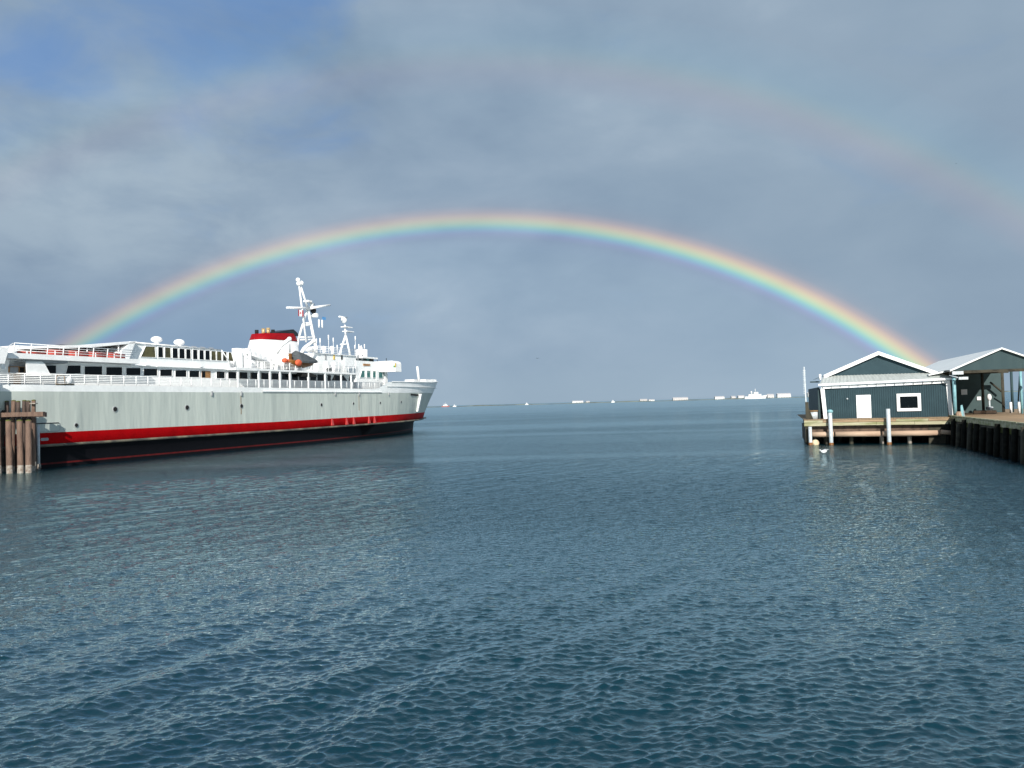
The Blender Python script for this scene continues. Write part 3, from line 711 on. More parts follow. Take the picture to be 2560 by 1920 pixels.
# bridge wing reaching out over the side; its aft face catches the sun
wq = MB(); wp = [(-.9, 10.35), (5, 10.45), (5, 12.15), (-.3, 12.12), (-.75, 11.95), (-.9, 11.6)]
wq.prism(wp, 'x', 61.0, 62.9, white); wg = wq.build('bridge_wing', ferry)
MB().box((60.95, -.82, 11.0), (61.0, -.55, 11.35), green).build('navigation_light', wg)
MB().box((60.93, -.95, 11.1), (61.2, -.86, 11.7), yellow).build('marker_light', wg)
MB().tube((61.3, .9, 12.1), (61.3, .9, 12.6), .05, dark).build('signal_lamp', wg); MB().tube((61.3, 2.6, 12.1), (61.3, 2.6, 12.4), .05, dark).build('signal_lamp', wg)
railing([(54.2, .9), (60.5, .9)], lambda x: 7.56, 1.0, 1.3, 3, pname='rail_post')
# boat deck clutter --------------------------------------------------------
pane([(861, 919), (861, 898), (881.5, 898), (881.5, 920)], 1.0, 'screen_board', white, th=.1)
railing([(28.3, .15), (51.8, .15)], lambda x: 9.9, .92, 1.25, 5, r=.024, pr=.05, pname='boat_deck_post')
for px in (821, 840, 848): 
    t = S(px, 905, .6); q = MB(); q.box((t.x - .35, .5, 9.9), (t.x + .35, 1.2, 11.4), white); q.build('locker', ferry)
for px in (820, 827):
    t = S(px, 924, .3); MB().ball((t.x, .35, t.z), .22, dark, n=8, k=6).build('fairlead', ferry)
# davits and their winch frame
def davit(px0, px1, pyh):
    h = S(px1, pyh, 1.2); b_ = S(px0, 925, 1.9)
    q = MB(); q.path([(b_.x, 2.6, 9.9), (b_.x, 2.3, 12.2), (b_.x + .1, 1.6, 13.2), (h.x, .9, h.z)], .27, white, 8)
    q.ball((h.x, .9, h.z), .32, white, n=8, k=6); q.build('davit', ferry)
davit(697, 719, 848); davit(757, 780, 853)
for px0, px1, y0, y1 in ((608, 655, 884, 924), (600, 690, 874, 914)):
    a = S(px0, y0, 1.4); b_ = S(px1, y1, 1.4); MB().tube((a.x, 1.4, a.z), (b_.x, 1.4, b_.z), .13, white).build('raft_rack', ferry)
for px, y0, y1 in ((603, 876, 928), (614, 892, 928), (625, 880, 928), (655, 906, 930), (679, 905, 931), (690, 905, 931), (706, 905, 931), (718, 905, 931), (733, 905, 932)):
    a = S(px, y0, 1.3); MB().box((a.x - .11, 1.2, 9.9), (a.x + .11, 1.5, a.z), white).build('rack_post', ferry)
MB().box((28.2, 2.0, 9.9), (29.6, 3.0, 12.5), white).build('winch_house', ferry)
for px in (670, 710, 727):
    t = S(px, 918, .9); MB().box((t.x - .35, .85, t.z - .5), (t.x + .35, 1.1, t.z + .25), shade).build('vent_grille', ferry)
MB().box((33, 3.4, 9.9), (44.4, 18, 11.3), whitew).build('casing', ferry)
MB().box((32, 5, 9.9), (39, 17, 12.0), whitew).build('casing', ferry)
# bow mast
t = S(1048, 950, 6); q = S(1043, 916, 6); MB().tube((t.x, 6, 8.8), (q.x, 6, q.z), .26, white, 8, .2).build('bow_mast', ferry)
for px, w_ in ((1031, 2.2), (1062, 3.0), (1075, 1.6)):
    t = S(px, 951, 8); MB().box((t.x - w_ / 2, 7, 8.8), (t.x + w_ / 2, 9, t.z + .15), white).build('windlass', ferry)

# things carried on the ferry that can be lifted off ------------------------
raft_lab = ['uppermost white life raft canister on the sloping rack by the lounge', 'white life raft canister second down the sloping rack', 'white life raft canister third down the sloping rack',
            'white life raft canister fourth down the sloping rack', 'white life raft canister fifth down, under the funnel', 'lowest white life raft canister of the sloping rack']
for (px, py), lb in zip([(612, 880), (626, 887), (638, 893), (650, 899), (664, 905), (695, 907)], raft_lab):
    c = S(px, py, 2.3)
    e = empty('life_raft_canister', lb, 'life raft', 'life raft canisters on the ferry boat deck', FS, (c.x, 2.3, c.z))
    MB().tube((0, -.75, 0), (0, .75, 0), .46, white, 14).build('shell', e)
    MB().tube((0, -.79, 0), (0, -.75, 0), .40, white, 14, .46).build('end_cap', e); MB().tube((0, -.2, 0), (0, -.12, 0), .48, shade, 14).build('strap', e)
for (px, lb) in [(783, 'white life raft canister under the forward davit by the mast foot'), (772, 'white life raft canister behind the grey boat cover')]:
    c = S(px, 873, 3.4); e = empty('life_raft_canister', lb, 'life raft', 'life raft canisters on the ferry boat deck', FS, (c.x, 3.4, c.z))
    MB().ball((0, 0, 0), .6, white, 1.4, 1, .7).build('shell', e); MB().tube((0, 0, -.9), (0, 0, -.4), .15, white).build('cradle', e)
fl_lab = ['first red life float from the stern on the aft sun deck', 'second red life float behind the aft railing', 'third red life float behind the aft railing', 'fourth red life float behind the aft railing',
          'red life float nearest the sloping white lounge wall']
for i, lb in enumerate(fl_lab):
    x0 = [-1.2, 1.9, 4.1, 6.3, 8.5][i]; L = 2.9 if i == 0 else 2.0
    e = empty('life_float', lb, 'life float', 'red life floats on the ferry sun deck', FS, (x0, 1.3, 10.32))
    for k in range(2 if i else 1):
        z = .18 + .3 * k; b = MB(); b.path([(0, 0, z), (L, 0, z), (L, 1.1, z), (0, 1.1, z), (0, 0, z)], .14, liferred, 8); b.build('float_ring', e)
    MB().box((L * .3, -.155, .05), (L * .36, -.13, .5 if i else .3), white).build('strap', e); MB().box((.1, .1, .0), (L - .1, 1.0, .05), dark).build('grating', e)
# rescue boat hanging in the davits
e = empty('rescue_boat', 'orange and ochre rescue boat under a grey canvas cover hanging in the ferry davits', 'lifeboat', frame=FS, loc=(S(735, 905, .6).x, .6, S(735, 905, .6).z))
bo = (e.location); base = S(735, 905, .6)
def bl(px, py, y=0): p = S(px, py, .6); return (p.x - base.x, y, p.z - base.z)
def boat_ring(x, w_, zt, zb, n=12):
    return [(x, -w_ * math.cos(math.pi * i / (n - 1)), zt - (zt - zb) * math.sin(math.pi * i / (n - 1)) ** .8) for i in range(n)]
hx = [(-1.6, .5, .3, -.2), (-1.0, .8, .2, -.45), (0, .95, .15, -.7), (2, 1.0, .15, -.72), (3.4, .75, .25, -.45), (4.2, .3, .45, .0), (4.6, .03, .55, .4)]
b = MB(); rg = [boat_ring(*h_) for h_ in hx]
for a_, c_ in zip(rg, rg[1:]): b.add(a_ + c_, [(i, i + 1, 12 + i + 1, 12 + i) for i in range(11)], ochre, True)
b.add(rg[0], [tuple(range(12))], orange); b.build('boat_hull', e)
cv = [(-.1, .9, .1, 1.05), (.4, 1.1, .15, 1.55), (1.6, 1.2, .1, 1.35), (3.4, .95, .15, .85), (4.6, .45, .3, .6), (4.9, .1, .4, .5)]
b = MB(); rg = []
for x, w_, z0, z1 in cv: rg.append([(x, -w_, z0 - .25), (x, -w_ * 1.02, z0), (x, -w_ * .45, z1 * .86), (x, 0, z1), (x, w_ * .45, z1 * .86), (x, w_ * 1.02, z0), (x, w_, z0 - .25)])
for a_, c_ in zip(rg, rg[1:]): b.add(a_ + c_, [(i, i + 1, 8 + i, 7 + i) for i in range(6)], greycanvas)
b.add(rg[0], [tuple(range(7))], greycanvas); b.add(rg[-1], [tuple(range(7))], greycanvas); b.build('canvas_cover', e)
MB().ball((-.2, -.9, -.15), .55, orange, 1.25, .5, .8).build('fender', e); MB().ball((-2.4, -.4, .1), .42, orange, 1.2, .8, .8).build('fender', e)
MB().box((-1.2, -.35, .0), (-.85, -.05, 1.1), ochre).build('outboard_mount', e); MB().tube((-1.1, -.2, 1.2), (-1.1, -.2, 2.3), .1, shade).build('fall_block', e)
MB().prism([(1.2, -1.9), (4.4, -1.9), (4.1, -1.65), (1.6, -1.2), (1.2, -1.2)], 'y', -.5, .5, dark).build('keel_cradle', e)
c = S(158, 953, .05); e = empty('life_ring_locker', 'small wire life ring rack on the aft promenade rail below the first window', 'rack', frame=FS, loc=(c.x, -.02, 7.56))
b = MB(); b.path([(-.8, 0, 0), (-.75, 0, .75), (-.6, 0, .88), (.05, 0, .86), (.15, 0, 0), (-.8, 0, .1)], .03, rust, 5); b.build('frame', e)
b = MB(); b.box((-.8, -.02, .0), (1.1, .05, .12), darkwood); b.build('base', e); MB().ball((.6, 0, .45), .32, white, 1, .3, 1).build('ring', e)

# ------------------------------------------------------------------ timber dolphin on the left
def pile(px_top, py_top, Yt, Yb=None, px_bot=None, r=.19, m=pilew, name='pile', parent=None, mossy=True, lean=0):
    a = at(px_top, py_top, Yt); bx = at(px_bot if px_bot is not None else px_top, 1180, Yb or Yt)
    p = Vector((bx.x, bx.y, -1.2)); q = a
    b = MB(); n = 12; ax = q - p; segs = 9; rings = []
    for k in range(segs + 1):
        c = p + ax * k / segs; rr = r * (1.08 - .16 * k / segs) * random.uniform(.96, 1.04)
        rings.append([(c.x + rr * math.cos(2 * math.pi * i / n) * random.uniform(.95, 1.05), c.y + rr * math.sin(2 * math.pi * i / n), c.z) for i in range(n)])
    for k in range(segs):
        zc = rings[k][0][2]
        b.add(rings[k] + rings[k + 1], [(i, (i + 1) % n, n + (i + 1) % n, n + i) for i in range(n)], (barn if zc < .15 else m), True)
    b.add(rings[-1], [tuple(range(n))], m)
    o = b.build(name, parent)
    if mossy: c = MB(); c.ball((q.x, q.y, q.z - .03), r * .98, moss, 1, 1, .42, 12, 6); c.build('moss_cap', o)
    return o
dolphin = empty('pile_dolphin', 'weathered timber pile dolphin with a bolted cross beam in front of the ferry stern', 'dolphin')
for px, pxb, py in ((7, 4, 1001), (17, 21, 1003), (34, 30, 1001), (45.5, 50, 1003), (61, 57, 1001), (71, 74, 1002), (84, 80, 1000)):
    pile(px, py, 69.2 + random.uniform(-.25, .25), 69.6, pxb, .185, random.choice((pilew, piled)), parent=dolphin)
for px, pxb in ((-6, -4), (21, 25), (49, 52), (71, 72)):
    pile(px, 1051, 67.7, 66.9, pxb, .24, pilew, parent=dolphin)
for px, pxb in ((8, 12), (33, 38), (58, 62), (86, 82)):
    pile(px, 1046, 70.4, 71.2, pxb + 3, .17, piled, parent=dolphin, mossy=False)
a = at(-60, 1034, 68.4); c = at(110, 1033.5, 68.4)
MB().box((a.x, 68.25, c.z - .22), (c.x, 68.6, c.z + .15), pilew).build('cross_beam', dolphin)
MB().box((a.x, 69.55, c.z - .30), (c.x - .6, 69.85, c.z + .10), piled).build('cross_beam', dolphin)
MB().box((at(73, 1010, 68.9).x, 68.9, at(73, 1010, 68.9).z), (at(88, 1010, 68.9).x, 69.3, at(73, 1010, 68.9).z + .08), barn).build('cap_board', dolphin)
pp = at(95, 1050, 71.5); e = empty('steel_pile', 'slim pale steel fender pile between the timber dolphin and the ferry hull', 'pile', loc=(pp.x, 71.5, 0))
MB().tube((0, 0, -1), (0, 0, 3.9), .13, galv, 12).build('shaft', e); MB().tube((.05, -.1, .05), (.02, -.1, .45), .22, barn, 10).build('growth', e)
# a taller dolphin left of the frame; only its shadow falls into view
d2 = empty('pile_dolphin', 'tall timber dolphin just left of the view whose shadow falls on the ferry stern', 'dolphin')
for k, (x, z) in enumerate(((-44.6, 10.9), (-44.15, 11.2), (-43.7, 10.9), (-43.25, 10.4), (-42.85, 10.2))):
    b = MB(); b.tube((x - .8, 63.6 + .2 * (k % 2), -1), (x - .8, 63.6 + .2 * (k % 2), z), .24, piled, 10); b.build('pile', d2)
MB().box((-48, 63.2, 8.9), (-43.1, 63.5, 9.4), pilew).build('cross_beam', d2)

# ------------------------------------------------------------------ pier house on the right
PH = math.radians(-18)
FP = Frame(30.0, 77.5, PH)                       # local x along the house front, local y into the pier
def Pp(px, py, d_=0.0): return FP.hit(px, py, d_)
house = empty('pier_house', 'slate blue board sided pier house with white trim, door and one window', 'building', frame=FP)
def ppoly(pix, d_): return [(Pp(x, y, d_).x, Pp(x, y, d_).z) for x, y in pix]
ZD = 2.42
tl, trr, br_, bl_ = Pp(2062, 974), Pp(2374, 957), Pp(2378, 1042), Pp(2066, 1047)
# ribbed board siding: real grooves
def ribbed(x0, x1, zt0, zt1, zb0, zb1, y, m, step=.19, dep=.035):
    b = MB(); n = int((x1 - x0) / step); vs = []
    prof = [(0, 0), (.72, 0), (.80, dep), (.94, dep)]
    xs = [(x0 + (i + u) * (x1 - x0) / n, y + v) for i in range(n) for u, v in prof] + [(x1, y)]
    for x, yy in xs:
        u = (x - x0) / (x1 - x0); vs += [(x, yy, zb0 + (zb1 - zb0) * u), (x, yy, zt0 + (zt1 - zt0) * u)]
    b.add(vs, [(2 * i, 2 * i + 2, 2 * i + 3, 2 * i + 1) for i in range(len(xs) - 1)], m)
    return b
ribbed(tl.x, trr.x, tl.z, trr.z, ZD, ZD, 0, slate).build('front_wall', house)
ribbed(bl_.x - .3, br_.x - .2, 2.2, 2.2, 2.0, 2.0, .1, slated).build('sill_wall', house)
MB().prism([(0.3, ZD), (22, ZD), (22, 5.5), (.3, 5.5)], 'x', tl.x - .62, tl.x - .45, slated).build('side_wall', house)
MB().box((tl.x - .5, 21.9, ZD), (trr.x, 22, 5.5), slated).build('back_wall', house)
MB().prism([(0.3, ZD), (22, ZD), (22, 5.9), (.3, 5.9)], 'x', trr.x + .02, trr.x + .15, slated).build('side_wall', house)
for a_, c_ in (((2056, 972), (2064, 1047)), ((2370, 955), (2378, 1042))):
    p = Pp(*a_, -.08); q = Pp(*c_, -.08)
    MB().add([(p.x - .18, -.09, p.z), (p.x + .18, -.09, p.z), (q.x + .17, -.09, q.z), (q.x - .17, -.09, q.z), (p.x - .18, .06, p.z), (p.x + .18, .06, p.z), (q.x + .17, .06, q.z), (q.x - .17, .06, q.z)],
             [(0, 1, 2, 3), (7, 6, 5, 4), (0, 4, 5, 1), (1, 5, 6, 2), (2, 6, 7, 3), (3, 7, 4, 0)], white).build('corner_board', house)
# gutter and pent roof skirt
g0, g1 = Pp(2046, 963, -.45), Pp(2392, 947, -.45)
def bar(a_, c_, dy, z0, z1, m, name, parent=house):
    return MB().add([(a_.x, a_.y, a_.z + z0), (c_.x, c_.y, c_.z + z0), (c_.x, c_.y + dy, c_.z + z0), (a_.x, a_.y + dy, a_.z + z0),
                     (a_.x, a_.y, a_.z + z1), (c_.x, c_.y, c_.z + z1), (c_.x, c_.y + dy, c_.z + z1), (a_.x, a_.y + dy, a_.z + z1)],
                    [(0, 3, 2, 1), (4, 5, 6, 7), (0, 1, 5, 4), (1, 2, 6, 5), (2, 3, 7, 6), (3, 0, 4, 7)], m).build(name, parent)
bar(g0, g1, .2, -.07, .12, white, 'gutter')
bar(g0 + Vector((.25, .28, 0)), g1 + Vector((-.5, .28, 0)), .12, -.36, -.10, white, 'fascia')
for i in range(15):
    u = (i + .5) / 15; p = g0.lerp(g1, u); MB().box((p.x - .012, p.y + .1, p.z - .30), (p.x + .012, p.y + .3, p.z - .08), shade).build('gutter_bracket', house)
sk = [(2049, 961, -.3), (2388, 946, -.3), (2345, 931, 1.6), (2058, 940, 1.6)]
v = [Pp(*q) for q in sk]
n = 34; b = MB(); vs = []
for i in range(n * 2 + 1):
    u = i / (n * 2); up = .035 if i % 2 else 0
    p = v[0].lerp(v[1], u); q = v[3].lerp(v[2], u); vs += [(p.x, p.y, p.z + up), (q.x, q.y, q.z + up)]
b.add(vs, [(2 * i, 2 * i + 2, 2 * i + 3, 2 * i + 1) for i in range(n * 2)], pentroof); b.build('pent_roof', house)
MB().add([v[0], v[3], (v[3].x, 1.6, v[0].z - .1), (v[0].x, v[0].y, v[0].z - .1)], [(0, 1, 2, 3)], white).build('pent_end', house)
# gable
GY = 1.5
ap = Pp(2195, 882, GY); gl = Pp(2063, 938, GY); gr = Pp(2340, 931, GY)
gb = MB(); gb.prism([(gl.x, gl.z - .1), (gr.x, gr.z - .1), (ap.x, ap.z)], 'y', GY + .04, GY + .2, slate); gb.build('gable_wall', house)
for (a_, c_) in ((gl + Vector((-.15, 0, -.12)), ap), (ap, gr + Vector((.35, 0, -.2)))):
    b = MB(); w_ = .34
    b.add([(a_.x, GY - .35, a_.z + .12), (c_.x, GY - .35, c_.z + .12), (c_.x, GY - .35, c_.z - w_ + .12), (a_.x, GY - .35, a_.z - w_ + .12),
           (a_.x, GY - .25, a_.z + .12), (c_.x, GY - .25, c_.z + .12), (c_.x, GY - .25, c_.z - w_ + .12), (a_.x, GY - .25, a_.z - w_ + .12)],
          [(0, 1, 2, 3), (7, 6, 5, 4), (0, 4, 5, 1), (3, 2, 6, 7), (1, 5, 6, 2), (0, 3, 7, 4)], white); b.build('bargeboard', house)
    b = MB(); b.add([(a_.x, GY - .25, a_.z + .14), (c_.x, GY - .25, c_.z + .14), (c_.x, 22.3, c_.z + .14), (a_.x, 22.3, a_.z + .14), (a_.x, GY - .25, a_.z + .04), (c_.x, GY - .25, c_.z + .04), (c_.x, 22.3, c_.z + .04), (a_.x, 22.3, a_.z + .04)],
                    [(0, 1, 2, 3), (7, 6, 5, 4), (0, 4, 5, 1), (1, 5, 6, 2), (2, 6, 7, 3), (3, 7, 4, 0)], metalroof); b.build('roof_slope', house)
# door and window
p = Pp(2142, 990, -.03); q = Pp(2176, 1047, -.03)
MB().box((p.x - .06, -.045, ZD + .02), (q.x + .1, .05, p.z + .08), white).build('door_frame', house)
dr = MB().box((p.x + .04, -.085, ZD + .04), (q.x, -.046, p.z), white).build('door', house)
MB().tube((q.x - .15, -.10, 3.4), (q.x - .15, -.20, 3.4), .04, shade).build('handle', dr)
p = Pp(2241, 984.5, -.05); q = Pp(2303, 1027, -.05)
wn = MB().box((p.x + .22, -.03, q.z + .22), (q.x - .22, .05, p.z - .22), glass).build('window', house)
for nm, a_, c_ in (('frame', (p.x, p.z - .27), (q.x, p.z)), ('frame', (p.x, q.z), (q.x, q.z + .27)), ('frame', (p.x, q.z + .27), (p.x + .27, p.z - .27)), ('frame', (q.x - .27, q.z + .27), (q.x, p.z - .27))):
    MB().box((a_[0], -.13, a_[1]), (c_[0], .05, c_[1]), white).build(nm, wn)
p = Pp(2118, 997, -.05); MB().ball((p.x, -.06, p.z), .09, galv, n=8, k=6).build('outside_lamp', house)
p = Pp(2050, 938, -.2); MB().tube((p.x, -.2, p.z - .45), (p.x, -.2, p.z + .1), .12, white).build('vent_pipe', house)
p = Pp(2041, 955, .5); MB().box((p.x - .55, .5, p.z - .05), (p.x + .3, 1.2, p.z + .08), slated).build('side_awning', house)

# timber platform under the house
plat = empty('timber_platform', 'timber wharf platform on round piles carrying the blue house', 'wharf', frame=FP)
x0 = Pp(2010, 1050, -1.5).x; x1 = Pp(2388, 1040, -1.5).x
pl = None; npl = int((x1 - x0) / .3)
for i in range(npl):
    if pl is None: pl = MB().box((0, -1.5, ZD - .09), (.282, .0 if False else 1.2, ZD), timber).build('plank', plat); pl.location = (x0, 0, 0)
    else: rep(pl, plat, (x0 + i * .3, 0, random.uniform(-.008, .008)))
MB().box((x0 + .1, 1.2, ZD - .1), (x1, 23, ZD - .02), timber).build('deck', plat)
for k, (zt, zb, m, dy) in enumerate(((ZD - .09, ZD - .30, timber, -1.52), (ZD - .31, ZD - .62, timberg, -1.46))):
    nb = [0, .13, .37, .62, .83, 1.0] if k == 0 else [0, .2, .49, .74, 1.0]
    for a_, c_ in zip(nb, nb[1:]):
        MB().box((x0 + (x1 - x0) * a_ + .01, dy, zb + random.uniform(-.015, .01)), (x0 + (x1 - x0) * c_ - .01, dy + .22, zt - random.uniform(0, .02)), random.choice((m, m, timberg))).build('edge_board', plat)
for a_, c_ in ((2030, 2084), (2088, 2200), (2206, 2352)):
    p = Pp(a_, 1078, -1.2); q = Pp(c_, 1076, -1.2); zc = .98
    MB().tube((p.x, -1.2, zc), (q.x, -1.2, zc), .26, timberp, 12).build('waling_log', plat)
for px in (2064, 2128, 2204, 2274, 2330, 2372):
    p = Pp(px, 1090, -.3)
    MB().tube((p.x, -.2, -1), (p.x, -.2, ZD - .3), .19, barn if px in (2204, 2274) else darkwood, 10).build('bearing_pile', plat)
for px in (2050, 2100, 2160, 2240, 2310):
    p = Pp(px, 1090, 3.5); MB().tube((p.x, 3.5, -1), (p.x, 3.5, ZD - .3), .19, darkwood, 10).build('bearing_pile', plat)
MB().box((x0 + .3, 2.2, .55), (x1, 2.5, ZD - .1), darkwood).build('bracing_and_dark_fill', plat)
MB().box((Pp(2322, 1090, -.9).x, -.9, -.6), (x1 + .2, -.75, ZD - .65), darkwood).build('bracing_and_dark_fill', plat)  # dark fill board added to darken the sunlit gap below the deck
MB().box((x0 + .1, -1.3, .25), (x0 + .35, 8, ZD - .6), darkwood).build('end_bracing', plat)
MB().box((x0 + .3, 9, -.5), (x1, 9.3, ZD - .1), darkwood).build('bracing_and_dark_fill', plat)
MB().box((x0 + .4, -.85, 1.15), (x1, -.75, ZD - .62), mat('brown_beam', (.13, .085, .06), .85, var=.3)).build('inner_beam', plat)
for px, pt_, lb in ((2075, 1030, 'pale steel guide pile in front of the white corner board'), (2220, 1022, 'pale steel guide pile in front of the wall between door and window')):
    p = Pp(px, pt_, -1.95); q = Pp(px + 3, 1100, -1.95)
    e = empty('guide_pile', lb, 'pile', 'steel guide piles of the wharf', FP, (q.x, -1.95, 0))
    MB().tube((0, 0, -1), (p.x - q.x, 0, p.z), .185, galv, 14, .175).build('shaft', e); MB().tube((0, 0, -.3), (0, 0, .22), .20, ochre, 14).build('tide_band', e)
    if px < 2100: MB().ball((p.x - q.x, 0, p.z + .05), .24, bluep, 1.2, 1, .8, 8, 6).build('pile_cap', e)
p = Pp(2025, 1071, -1.75); e = empty('guide_pile', 'short pale steel pile under the left corner of the platform', 'pile', 'steel guide piles of the wharf', FP, (p.x, -1.8, 0))
MB().tube((0, 0, -1), (0, 0, 1.75), .16, galv, 14).build('shaft', e); MB().tube((0, 0, -.3), (0, 0, .25), .175, ochre, 12).build('tide_band', e)
p = Pp(2038, 1103, -1.5); e = empty('mooring_float', 'cream round float at the waterline beside the short left pile', 'float', frame=FP, loc=(p.x, -1.5, .18))
MB().ball((0, 0, 0), .36, mat('cream_float', (.68, .55, .36), .6, var=.2, scale=3), 1, 1, .95).build('body', e); MB().tube((0, 0, .3), (0, 0, .45), .08, dark).build('eye', e)
# ladder post with wreathed pale rungs, and the drum next to the house
p = Pp(2010, 924, -.9); e = empty('ladder_post', 'tall thin ladder post at the left end of the wharf platform', 'ladder', frame=FP, loc=(p.x, -.9, 0))
MB().tube((.14, 0, 0), (.0, 0, 7.5), .075, galv, 8).build('shaft', e)
for i in range(14):
    MB().box((-.12, -.05, 4.9 + i * .17), (.13, .05, 4.96 + i * .17), galv).build('rung', e)
MB().box((-.0, -.1, 0), (.3, .1, 4.1), darkwood).build('timber_backing', e); MB().prism([(.2, 2.4), (.7, 2.4), (.2, 3.8)], 'y', -.06, .06, darkwood).build('brace', e)
p = Pp(2033, 1038, -.2); e = empty('steel_drum', 'pale steel drum with rusty lid on the left end of the platform', 'drum', frame=FP, loc=(p.x, -.2, ZD))
MB().tube((0, 0, 0), (0, 0, .72), .42, galv, 18).build('body', e); MB().tube((0, 0, .72), (0, 0, .86), .46, rust, 18).build('lid', e)

# open sided canopy building on the right
can = empty('canopy_shed', 'large open pier canopy with teal gable and pale metal roof at the right edge', 'building', frame=FP)
CY = -1.2
a0 = Pp(2503, 869, CY); l0 = Pp(2374, 925, CY); e0 = Pp(2347, 931, CY); r0_ = Vector((2 * a0.x - l0.x, CY, l0.z)); zb = Pp(2480, 921, CY).z
lo_l = (l0.x, l0.z); gm = MB(); gm.prism([(l0.x + .2, zb - .15), (r0_.x - .2, zb - .15), (a0.x, a0.z - .1)], 'y', CY + .05, CY + .25, slate2); gm.build('gable_wall', can)
DEP = 27; XR = Pp(2503, 940, 11.8).x
def slope(pa, pb, name, y0=CY - .25, y1=DEP, th=.14):
    n = 14; b = MB()
    b.add([(pa.x, y0, pa.z), (pb.x, y0, pb.z), (pb.x, y1, pb.z), (pa.x, y1, pa.z), (pa.x, y0, pa.z - th), (pb.x, y0, pb.z - th), (pb.x, y1, pb.z - th), (pa.x, y1, pa.z - th)],
          [(0, 1, 2, 3), (7, 6, 5, 4), (0, 4, 5, 1), (1, 5, 6, 2), (2, 6, 7, 3), (3, 7, 4, 0)], metalroof); return b.build(name, can)
slope(l0, a0, 'roof_slope'); slope(a0, r0_, 'roof_slope', y1=2.0); slope(e0 + Vector((-.6, 0, -.1)), l0, 'eave_slope', y0=.2)
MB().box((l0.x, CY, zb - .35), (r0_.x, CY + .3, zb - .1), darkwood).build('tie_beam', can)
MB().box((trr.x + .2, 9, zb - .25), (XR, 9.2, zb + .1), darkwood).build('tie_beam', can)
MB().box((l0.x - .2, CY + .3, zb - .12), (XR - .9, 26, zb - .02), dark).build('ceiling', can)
RD = 2.45
MB().box((trr.x + .3, 11.8, RD), (Pp(2503, 1000, 12).x, 12, zb - .1), backw).build('back_wall', can)
cp_ = None
for px, dd, m, r in ((2386, CY + .4, bluep, .16), (2457, 7.0, darkwood, .13), (2506, 12.2, darkwood, .19), (2530, 11.4, slate2, .13), (2553, 5.0, bluep, .12)):
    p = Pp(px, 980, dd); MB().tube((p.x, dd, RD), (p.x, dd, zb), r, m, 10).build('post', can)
p = Pp(2504, 980, 11.); MB().tube((p.x, 11, 4.6), (p.x - 1.0, 11, 5.6), .10, darkwood).build('brace', can)
p = Pp(2530, 980, 11.4); q = Pp(2549, 940, 8); MB().tube((p.x + .3, 10.5, 3.6), (q.x, 8, q.z), .07, slate2).build('brace', can)
p = Pp(2392, 931, CY - .1); MB().box((p.x - .4, CY - .3, p.z - .2), (p.x + .5, CY - .1, p.z + .1), galv).build('floodlight', can)
p = Pp(2398, 946, CY - .1); q = MB(); q.tube((p.x - .8, CY - .1, p.z + .3), (p.x + .1, CY - .3, p.z), .05, galv); q.box((p.x - .1, CY - .5, p.z - .12), (p.x + .65, CY - .2, p.z + .12), galv); q.build('floodlight', can)
for px, py, s_ in ((2411, 980, .28), (2448, 996, .18)):
    p = Pp(px, py, 11.6); MB().box((p.x - s_, 11.68, p.z - s_), (p.x + s_, 11.8, p.z + s_), whitew).build('wall_box', can)

# quay on the right: deck planks, fascia, fender piles
quay = empty('quay', 'timber quay deck on dark piles running toward the viewer at the right edge', 'wharf', frame=FP)
qx = Pp(2396, 1044, -4).x
pl = None
for i in range(60):
    y = -27.5 + i * .46
    if pl is None: pl = MB().box((qx, 0, RD - .1), (qx + 18, .44, RD), timber).build('plank', quay); pl.location = (0, y, 0)
    else: rep(pl, quay, (random.uniform(-.05, .05), y, random.uniform(-.008, .008)))
MB().box((qx + .1, .1, RD - .12), (qx + 18, 28, RD - .02), timber).build('deck', quay)
for i in range(5):
    y = -27.5 + i * 5.4
    MB().box((qx - .15, y + .02, RD - .34), (qx + .05, y + 5.38, RD - .02 + random.uniform(-.02, .02)), timberg).build('edge_board', quay)
    MB().box((qx - .09, y + .02, RD - .75), (qx + .1, y + 5.3, RD - .36), moss if i % 2 else darkwood).build('edge_board', quay)
    MB().box((qx - .12, y + .05, RD + .004), (qx + .18, y + 5.35, RD + .12), timberg).build('kerb_timber', quay)
for i in range(13):
    y = -26.5 + i * 2.1
    b = MB(); b.tube((qx - .42 - random.uniform(0, .1), y, -1), (qx - .28, y + random.uniform(-.1, .1), RD - random.choice((.1, .3, .5))), .19, random.choice((darkwood, shadewood, shadewood)), 10); b.build('fender_pile', quay)
for i in range(8):
    y = -26 + i * 3.2; MB().tube((qx + 1.2, y, -1), (qx + 1.2, y, RD - .3), .2, darkwood, 10).build('bearing_pile', quay)
    MB().tube((qx + 3.6, y, -1), (qx + 3.6, y, RD - .3), .2, darkwood, 10).build('bearing_pile', quay)
MB().box((qx + .02, -27, -1), (qx + .08, 0, RD - .76), shadewood).build('dark_backing', quay)  # dark sheet added behind the fender piles for the quay's black shade
MB().box((qx + 4.2, -27, -1), (qx + 4.5, 26, RD - .2), darkwood).build('back_bracing', quay)
MB().tube((qx + .1, -1.5, .95), (qx - 1.0, -1.5, 1.1), .2, timberp).build('stub_log', quay)
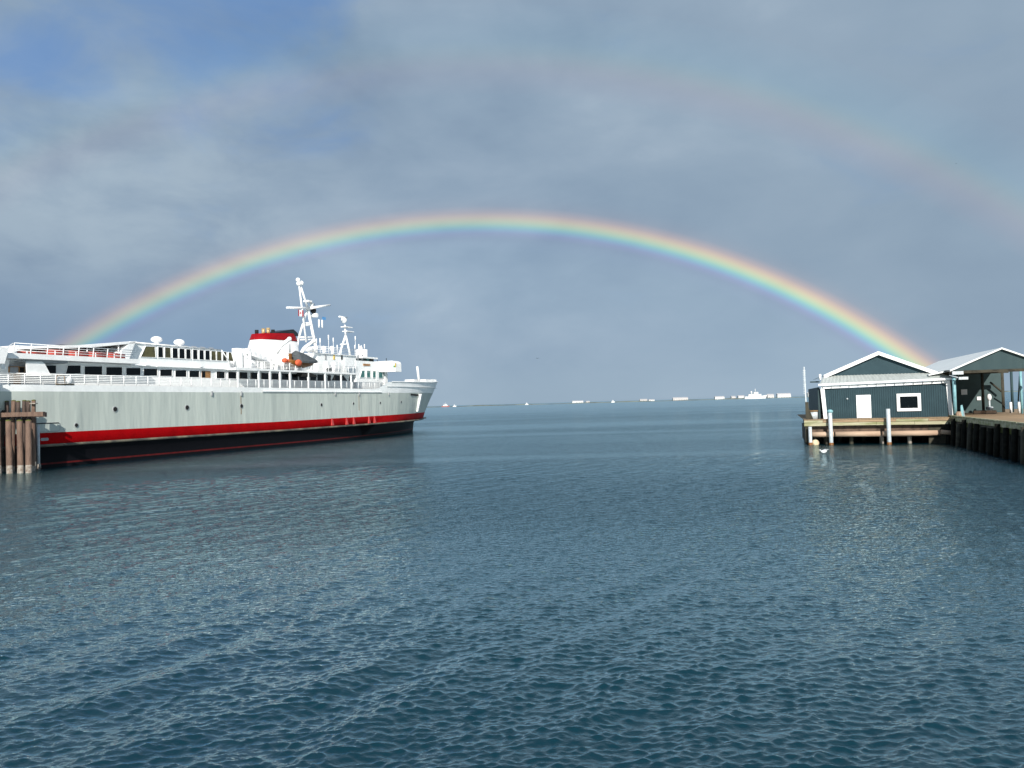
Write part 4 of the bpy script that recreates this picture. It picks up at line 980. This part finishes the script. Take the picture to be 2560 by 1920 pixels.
# things standing on the quay
def bollard(px, py0, py1, d_, r, lab, m=white):
    p = Pp(px, (py0 + py1) / 2, d_); q = Pp(px, py0, d_)
    e = empty('bollard', lab, 'bollard', 'white bollards on the quay', FP, (p.x, d_, RD))
    MB().tube((0, 0, 0), (0, 0, q.z - RD - .1), r, m, 12).build('shaft', e); MB().ball((0, 0, q.z - RD - .1), r, m, 1, 1, .5, 12, 6).build('cap', e)
bollard(2527, 1004, 1029, 8.5, .12, 'white bollard left of the slim pale canopy post at the right edge')
bollard(2548.5, 1004, 1029, 7.0, .15, 'thicker white bollard nearest the right edge of the photo')
p = Pp(2473, 995, 8.8); e = empty('gas_tank', 'small white tank on a stand in front of the sunlit back wall', 'tank', frame=FP, loc=(p.x, 8.8, RD))
MB().ball((0, 0, 1.6), .22, white, 1, 1, 1.6).build('tank_body', e); MB().tube((0, 0, 0), (0, 0, 1.4), .09, galv).build('stand', e); MB().tube((-.3, 0, .5), (.3, 0, .5), .16, galv, 10).build('valve_wheel', e)
for px, w_, lb in ((2449, .55, 'pale timber block on the quay at the edge of the shadow'), (2470, .7, 'pale timber block on the quay below the white tank')):
    p = Pp(px, 1027, 6.0); e = empty('timber_block', lb, 'block', frame=FP, loc=(p.x, 6.0, RD)); MB().box((-w_, -.2, 0), (w_, .2, .3), timberp).build('block_body', e); MB().box((-w_ * .9, -.22, .3), (w_ * .9, .22, .36), barn).build('top_board', e)
p = Pp(2406, 1030, CY + .2); e = empty('leaning_panel', 'small pale blue leaning board beside the blue canopy post', 'board', frame=FP, loc=(p.x, CY + .2, RD))
MB().prism([(-.14, 0), (.2, 0), (.02, 1.05), (-.12, 1.0)], 'y', 0, .08, bluep).build('board_face', e); MB().box((.1, -.03, 0), (.16, .0, .5), shade).build('strut', e)
p = Pp(2397, 1038, CY - .2); e = empty('rope_coil', 'pinkish coil of rope at the foot of the blue canopy post', 'rope', frame=FP, loc=(p.x, CY - .15, RD))
b = MB()
for k in range(4): b.path([(.24 * math.cos(a_) * (1 - .1 * k), .24 * math.sin(a_) * (1 - .1 * k), .06 + .11 * k) for a_ in np.linspace(0, 2 * math.pi, 11)], .055, timberp, 5)
b.build('coil', e)

# ------------------------------------------------------------------ birds
w_ = on_water(2059, 1133.5)
e = empty('gull', 'white gull on the water in front of the left end of the wharf', 'bird', loc=(w_.x, w_.y, 0.02)); e.rotation_euler = (0, 0, math.radians(12)); e.scale = (1.1, 1.1, 1.1)
b = MB(); vs = []; prof = [(-.27, .02, .14), (-.18, .07, .12), (-.05, .10, .10), (.08, .095, .10), (.17, .06, .13), (.22, .045, .19), (.26, .05, .24), (.30, .035, .25), (.33, .012, .235)]
rings = [[(-x, r_ * math.cos(2 * math.pi * i / 10), z + r_ * math.sin(2 * math.pi * i / 10)) for i in range(10)] for x, r_, z in prof]
loft(b, rings, [featherw] * 9); b.add(rings[0], [tuple(range(10))], featherw); b.build('body', e)
MB().tube((-.33, 0, .235), (-.40, 0, .225), .012, yellow, 6, .004).build('beak', e)
for sgn in (1, -1): MB().add([(-.08, sgn * .09, .17), (.10, sgn * .11, .17), (.34, sgn * .16, .27), (.24, sgn * .19, .29), (0, sgn * .13, .23)], [(0, 1, 2, 3, 4)], featherw if sgn < 0 else featherg).build('wing', e)
def flying(px, py, Y, lab, sc_=1):
    p = at(px, py, Y); e = empty('flying_bird', lab, 'bird', loc=p); e.scale = (sc_,) * 3
    b = MB(); b.ball((0, 0, 0), .1, birdd, .8, 2.4, .8, 8, 6); b.build('body', e)
    for sgn in (1, -1): MB().add([(0, -.1, .02), (sgn * .35, -.06, .16), (sgn * .72, .08, .04), (sgn * .35, .12, .14), (0, .12, .02)], [(0, 1, 2, 3, 4)], birdd).build('wing', e)
flying(1345, 896, 260, 'dark speck of a bird flying low over the middle of the horizon')
flying(2391, 409, 320, 'tiny bird high in the grey sky at the upper right', .6)
